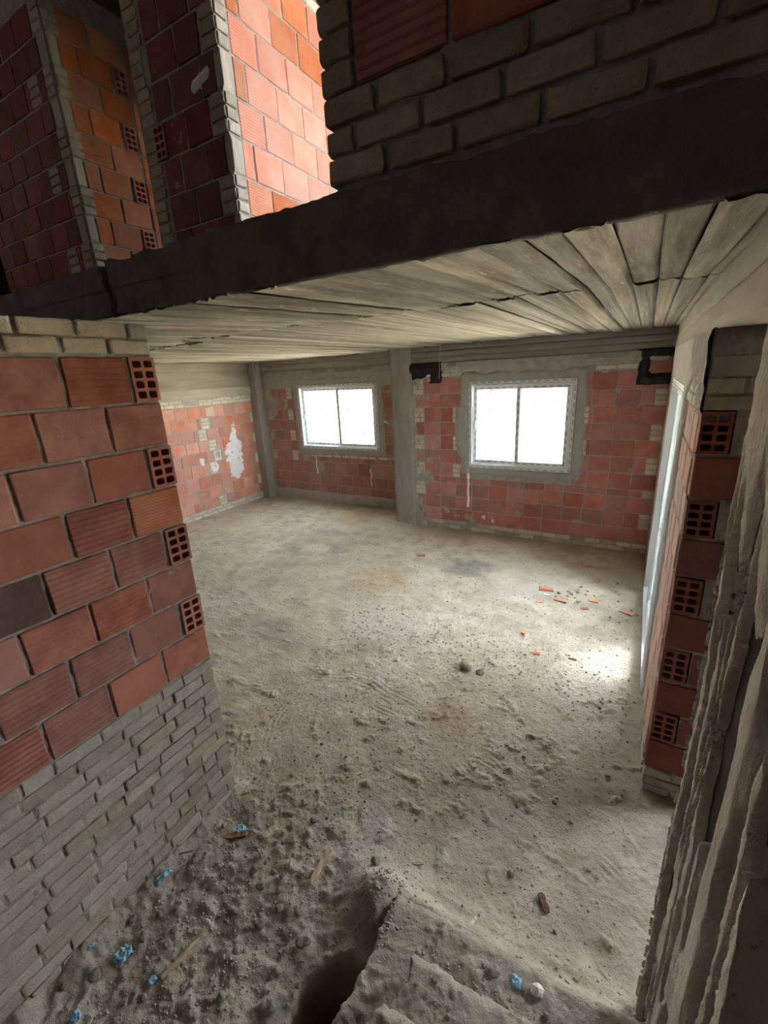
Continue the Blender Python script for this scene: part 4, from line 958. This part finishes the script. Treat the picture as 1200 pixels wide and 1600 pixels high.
def heap(name, x, y, z, rx, ry, h, m, label, cat, seed):
    n_ = 40
    A, B = np.meshgrid(np.linspace(-1, 1, n_), np.linspace(-1, 1, n_), indexing='ij')
    rr = np.hypot(A, B); hh = h * np.clip(1 - rr, 0, 1) ** 0.8 * (1 + 0.4 * fbm(A * 3, B * 3, seed, 4)) - 0.02
    o = link(name, mesh_np(name, np.stack([A * rx, B * ry, hh], -1).reshape(-1, 3), grid_faces(n_, n_), True), m); o.location = (x, y, z)
    tag(o, label, cat); return o
M['yellow_sand'] = mat('yellow_sand', (0.34, 0.24, 0.03), (0.4, 0.3, 0.045), 1, 0.95, 0.3, 12)[0]
heap('sand_heap', -8.6, 46.5, -4.2, 3.2, 3.0, 1.0, M['yellow_sand'], 'yellow sand heap on the lot outside the right window', 'sand heap', 210)

# ------------------------------------------------------------------ debris on the floor
def lump_mesh(name, seed, sub=2, flat=0.75, jag=0.28):
    bm = bmesh.new(); bmesh.ops.create_icosphere(bm, subdivisions=sub, radius=0.5); r = random.Random(seed)
    off = Vector((r.uniform(0, 50), r.uniform(0, 50), r.uniform(0, 50)))
    from mathutils import noise
    for v in bm.verts:
        k = 1 + jag * (noise.noise(v.co * 2.2 + off) * 1.6 + noise.noise(v.co * 5.5 + off) * 0.7)
        v.co *= k; v.co.z *= flat
    zmin = min(v.co.z for v in bm.verts)
    bmesh.ops.translate(bm, vec=(0, 0, -zmin), verts=bm.verts)
    me = bpy.data.meshes.new(name); bm.to_mesh(me); bm.free(); return me
clods = [lump_mesh('mortar_clod', 300 + k, 2) for k in range(7)]
for c in clods: c.materials.append(M['clod'])
PLACED = []
def clod(x, y, s, label, group, m=None):
    if group and any(math.hypot(x - a, y - b) < r + s * 0.75 for (a, b, r) in PLACED): return None
    PLACED.append((x, y, s * 0.75))
    me = rnd.choice(clods)
    if m: me = with_mat(me, m)
    o = bpy.data.objects.new('mortar_clod', me); COL.objects.link(o)
    o.location = (x, y, ground_h(x, y) - s * 0.10); o.scale = (s * rnd.uniform(.85, 1.25), s * rnd.uniform(.85, 1.2), s * rnd.uniform(.7, 1.0)); o.rotation_euler = (0, 0, rnd.uniform(0, 6.28))
    tag(o, label, 'clod', group); return o
G1 = ('grey mortar clod scattered at the foot of the near brick wall', 'mortar clods by the near brick wall')
for (x, y) in ((-1.4, 1.06), (-1.5, 1.03), (-1.43, 1.12), (-1.5, 1.12), (-1.59, 1.07), (-1.24, 1.03), (-1.53, .88), (-1.38, .9), (-1.76, 1.55), (-1.48, 1.45), (-1.61, 1.52), (-1.86, .59), (-1.73, .63), (-1.92, .39), (-1.4, .78), (-1.37, .82), (-1.53, .72), (-1.1, .7), (-2.0, .3)):
    clod(x, y, rnd.uniform(0.03, 0.055), *G1)
for k in range(85):
    x = rnd.gauss(-1.6, 0.32); y = rnd.gauss(0.75, 0.4)
    if x < -2.0 or x > -0.95 or y < 0.1: continue
    clod(x, y, rnd.choice((0.014, 0.018, 0.022, 0.028, 0.036)), *G1)
G2 = ('grey mortar clod lying on the swept dirt in mid floor', 'mortar clods on the open floor')
for k in range(70):
    x = rnd.uniform(-2.4, 0.15); y = 1.5 + 2.4 * rnd.random() ** 1.4
    if x < -2.0 and y < 1.5: continue
    clod(x, y, rnd.choice((0.012, 0.016, 0.02, 0.026)), *G2)
G3 = ('small grey clod lying on the worn concrete steps', 'clods on the concrete steps')
for k in range(16):
    x = rnd.uniform(-0.55, 0.12); y = rnd.choice((rnd.uniform(1.1, 1.27), rnd.uniform(0.86, 1.02)))
    clod(x, y, rnd.choice((0.012, 0.016, 0.022)), *G3)
G4 = ('small grey crumb of rubble beside the balcony door', 'rubble crumbs by the balcony door')
for k in range(30):
    x = rnd.gauss(-0.48, 0.09); y = rnd.gauss(5.10, 0.10); clod(x, y, rnd.choice((0.03, 0.04, 0.05)), *G4)
for k in range(18):
    x = rnd.uniform(-0.3, 0.18); y = rnd.uniform(3.2, 6.4); clod(x, y, rnd.choice((0.02, 0.03)), *G4)
clod(-1.15, 3.27, 0.12, 'large grey mortar clod alone on the middle of the floor', None)
clod(-1.02, 3.25, 0.07, 'medium grey clod touching the large clod in mid floor', None)
clod(-1.13, 0.95, 0.075, 'pale grey clod beside the dark hole left of the steps', None)
clod(-1.0, 1.40, 0.06, 'dark grey clod just above the broken left corner of the steps', None)
clod(-0.35, 1.72, 0.045, 'round dark clod on the dirt in front of the lowest step', None)
clod(-0.29, 1.20, 0.045, 'square dark clod on the lowest step tread', None)
clod(-0.12, 1.22, 0.055, 'pale clod with white stone on the lowest step', None, 'white_bit')
def stick(name, x, y, L, wd, ang, m, label, cat='wood scrap', lift=0.0, pitch=0.0):
    bm = bmesh.new(); r = random.Random(int(x * 1000 + y * 77))
    bmesh.ops.create_cube(bm, size=1.0); bmesh.ops.scale(bm, vec=(L, wd, wd * 0.55), verts=bm.verts)
    bmesh.ops.subdivide_edges(bm, edges=[e for e in bm.edges if abs((e.verts[0].co - e.verts[1].co).x) > L * 0.5], cuts=5)
    for v in bm.verts:
        end = abs(v.co.x) > L * 0.45
        v.co.x += r.uniform(-1, 1) * (0.09 * L if end else 0.0); v.co.y += r.uniform(-1, 1) * wd * 0.12; v.co.z += r.uniform(-1, 1) * wd * 0.08
        if end: v.co.y *= 0.75
    bmesh.ops.translate(bm, vec=(0, 0, wd * 0.27), verts=bm.verts)
    me = bpy.data.meshes.new(name); bm.to_mesh(me); bm.free()
    for t in np.linspace(-0.5, 0.5, 7): PLACED.append((x + t * L * math.cos(ang), y + t * L * math.sin(ang), wd))
    o = link(name, me, m, None, (x, y, ground_h(x, y) + lift + 0.002)); o.rotation_euler = (0, pitch, ang)
    tag(o, label, cat); return o
stick('wood_scrap', -2.0, 1.38, 0.075, 0.022, 0.75, M['wood'], 'short pale wood block by the corner of the near brick wall')
stick('wood_scrap', -1.835, 1.165, 0.13, 0.032, 0.62, M['wood_dark'], 'dark brown wood scrap under the blue plastic wad')
stick('wood_scrap', -1.665, 1.28, 0.11, 0.036, 1.35, M['wood'], 'pale split wood chip right of the dark brown scrap')
stick('wood_scrap', -1.28, 1.27, 0.19, 0.028, 1.62, M['wood'], 'longest pale wood stick alone on the dirt')
stick('wood_scrap', -1.985, 0.87, 0.13, 0.014, 1.25, M['wood'], 'thin pale stick standing out behind the torn blue plastic', lift=0.01)
stick('wood_scrap', -1.62, 0.63, 0.17, 0.018, 1.40, M['wood'], 'slim brown stick among the rubble below the brick wall')
stick('wood_scrap', -2.02, 0.93, 0.12, 0.008, 0.7, M['wood_dark'], 'very thin dark twig against the grey brick base')
stick('wood_scrap', -0.81, 1.53, 0.055, 0.014, 0.5, M['wood'], 'small orange wood chip above the step corner')
stick('wood_scrap', 0.02, 1.43, 0.05, 0.020, 1.1, M['wood'], 'small pale wood chip at the lowest step edge near the column')
stick('wood_scrap', 0.12, 1.50, 0.10, 0.007, 2.4, M['wood'], 'thin straw splinter by the foot of the column')
stick('dirt_flake', -0.17, 1.66, 0.08, 0.032, 2.2, M['sooty'], 'dark brown flake on the dirt in front of the steps', 'scrap')
stick('cigarette_butt', -0.45, 1.40, 0.045, 0.016, 1.3, M['white_bit'], 'small white stub lying on the front edge of the lowest step', 'scrap')
stick('white_chip', -1.42, 1.87, 0.03, 0.012, 0.9, M['white_bit'], 'tiny white chip on the swept floor before the near wall', 'scrap')

def wad(name, x, y, s, seed, label, lift=0.0, sx=1.0, sy=1.0):
    PLACED.append((x, y, s * 0.9))
    n_ = 16
    A, B = np.meshgrid(np.linspace(-1, 1, n_), np.linspace(-1, 1, n_), indexing='ij')
    Xw = s * (A * 0.42 + 0.16 * fbm(A * 2.4, B * 2.4, seed, 3)) * sx
    Yw = s * (B * 0.42 + 0.16 * fbm(A * 2.4 + 9, B * 2.4, seed, 3)) * sy
    Zw = s * (0.34 * np.sqrt(np.clip(1 - 0.5 * (A * A + B * B), 0, 1)) + 0.22 * fbm(A * 3.1, B * 3.1 + 4, seed + 2, 3, 0.6))
    Zw = Zw - Zw.min()
    o = link(name, mesh_np(name, np.stack([Xw, Yw, Zw], -1).reshape(-1, 3), grid_faces(n_, n_), True), M['blue'], None, (x, y, ground_h(x, y) - 0.002 + lift))
    md = o.modifiers.new('thick', 'SOLIDIFY'); md.thickness = 0.0015
    tag(o, label, 'plastic scrap'); return o
wad('plastic_scrap', -1.84, 1.20, 0.075, 401, 'crumpled blue plastic wad on the dark brown wood scrap', 0.006)
wad('plastic_scrap', -2.0, 0.80, 0.075, 403, 'torn blue plastic strip hanging on a thin stick', 0.0, 0.6, 1.4)
wad('plastic_scrap', -1.88, 0.50, 0.085, 405, 'largest crumpled blue plastic wad at the foot of the grey bricks')
wad('plastic_scrap', -1.67, 0.51, 0.04, 407, 'small blue plastic bit right of the largest blue wad')
wad('plastic_scrap', -2.02, 0.44, 0.03, 409, 'tiny blue plastic bit touching the grey brick base')
wad('plastic_scrap', -1.84, 0.27, 0.05, 411, 'blue plastic bit nearest to the viewer in the rubble')
wad('plastic_scrap', -0.20, 1.21, 0.045, 413, 'blue plastic bit on the lowest concrete step')

shard_me = [jitter_box('brick_shard', 0.16, 0.10, 0.03, 0.008, 0.014, 1, 500 + k) for k in range(4)]
def shard(x, y, s, ang, label, m='red_pale'):
    PLACED.append((x, y, 0.1 * s))
    o = bpy.data.objects.new('brick_shard', with_mat(shard_me[int(abs(x * 100)) % 4], m)); COL.objects.link(o)
    o.location = (x, y, ground_h(x, y) - 0.004); o.scale = (s * 0.85, s * 0.62, s * 0.6); o.rotation_euler = (rnd.uniform(-.1, .1), rnd.uniform(-.15, .15), ang)
    tag(o, label, 'brick shard')
shard(-0.43, 5.97, 0.95, 0.1, 'red brick shard nearest the back wall')
shard(-0.25, 5.56, 0.75, 0.9, 'red brick shard alone between the back wall and the rubble pile')
shard(-0.79, 5.06, 1.2, 0.2, 'long red brick shard left of the small rubble pile')
shard(-0.60, 4.85, 1.1, -0.3, 'largest red brick shard in front of the small rubble pile')
shard(-0.80, 4.74, 0.6, 0.5, 'thin red brick shard in front of the largest shard')
shard(-0.27, 5.0, 0.8, 0.0, 'flat red brick shard right of the small rubble pile')
shard(-0.33, 4.79, 0.6, 0.3, 'dull brown brick shard below the small rubble pile', 'red_flat')
shard(0.05, 4.88, 1.1, -0.6, 'red brick shard close to the balcony door')
shard(-0.64, 3.74, 0.6, 0.2, 'brown brick shard alone on the pale floor', 'red_flat')
shard(-0.79, 4.06, 0.7, 1.2, 'upright orange brick shard left on the pale floor')
shard(-0.32, 3.79, 0.5, 0.1, 'dark brick flake on the pale floor before the balcony door', 'sooty')
shard(-2.62, 5.4, 0.9, 0.4, 'brown brick shard left of the damp floor stain', 'red_flat')
shard(-1.75, 0.48, 0.25, 0.4, 'pinkish brick chip between the two blue plastic scraps')
shard(-1.17, 1.07, 0.25, 1.0, 'tiny red brick chip near the longest wood stick', 'red_flat')
shard(-1.53, 0.73, 0.28, 2.0, 'small red brick chip beside the slim brown stick', 'red_flat')
shard(-0.76, 4.95, 0.5, 0.2, 'white plaster chip on the edge of the small rubble pile', 'white_bit')

# fine crumbs: too many to count
rs = np.random.RandomState(5)
ico = bmesh.new(); bmesh.ops.create_icosphere(ico, subdivisions=1, radius=0.5); ico.verts.ensure_lookup_table()
IV = np.array([v.co[:] for v in ico.verts]); IF = np.array([[v.index for v in f.verts] for f in ico.faces]); ico.free()
N = 5200
px = np.concatenate([np.clip(rs.normal(-1.6, 0.36, 2600), -2.03, -0.9), rs.uniform(-2.6, 0.2, 2000), rs.uniform(-6.8, 0.1, 2400), rs.normal(-0.86, 0.06, 380), rs.uniform(-0.6, 0.2, 300)])
py = np.concatenate([rs.normal(0.8, 0.42, 2600), 1.3 + 2.6 * rs.rand(2000) ** 1.3, rs.uniform(3.2, 6.6, 2400), rs.normal(1.22, 0.10, 380), rs.uniform(1.08, 1.16, 300)])
ok = ~((px < -2.0) & (py < 1.42)) & (py > 0)
for (a_, b_, r_) in PLACED: ok &= np.hypot(px - a_, py - b_) > r_ + 0.012
px, py = px[ok], py[ok]; N = len(px)
ss = (0.004 + 0.011 * rs.rand(N) ** 2.2) * np.where(py > 3.0, 1.25, 1.0)
hz = floor_h(px, py)
hz = np.where((px > -1.0) & (px < 0.25) & (py < 1.42), np.maximum(hz, stair_h(px, py)), hz)
jit = 1 + 0.35 * rs.uniform(-1, 1, (N, len(IV), 1))
VV = (IV[None] * jit * ss[:, None, None] * np.array([1.15, 1, 0.8])) + np.stack([px, py, hz + ss * 0.25], -1)[:, None, :]
FF = IF[None] + (np.arange(N) * len(IV))[:, None, None]
pb = link('gravel', mesh_np('gravel', VV.reshape(-1, 3), FF.reshape(-1, 3)), M['grit'])
tag(pb, 'fine crumbs of mortar and grit strewn over the dirt floor', 'gravel', kind='stuff')

# thin wire hanging from the slab in front of the back wall
bm = bmesh.new()
ptsw = [(-2.79 + 0.006 * math.sin(k * 1.7), 6.60 - 0.004 * k, 2.985 - k * 0.045) for k in range(12)]
prevr = None
for p in ptsw:
    rr = [bm.verts.new((p[0] + 0.004 * math.cos(a), p[1] + 0.004 * math.sin(a), p[2])) for a in (0, 2.094, 4.188)]
    if prevr:
        for k in range(3): bm.faces.new((prevr[k], prevr[(k + 1) % 3], rr[(k + 1) % 3], rr[k]))
    prevr = rr
me = bpy.data.meshes.new('hanging_wire'); bm.to_mesh(me); bm.free()
tag(link('hanging_wire', me, M['wire']), 'thin pale wire hanging from the ceiling before the back wall', 'wire')
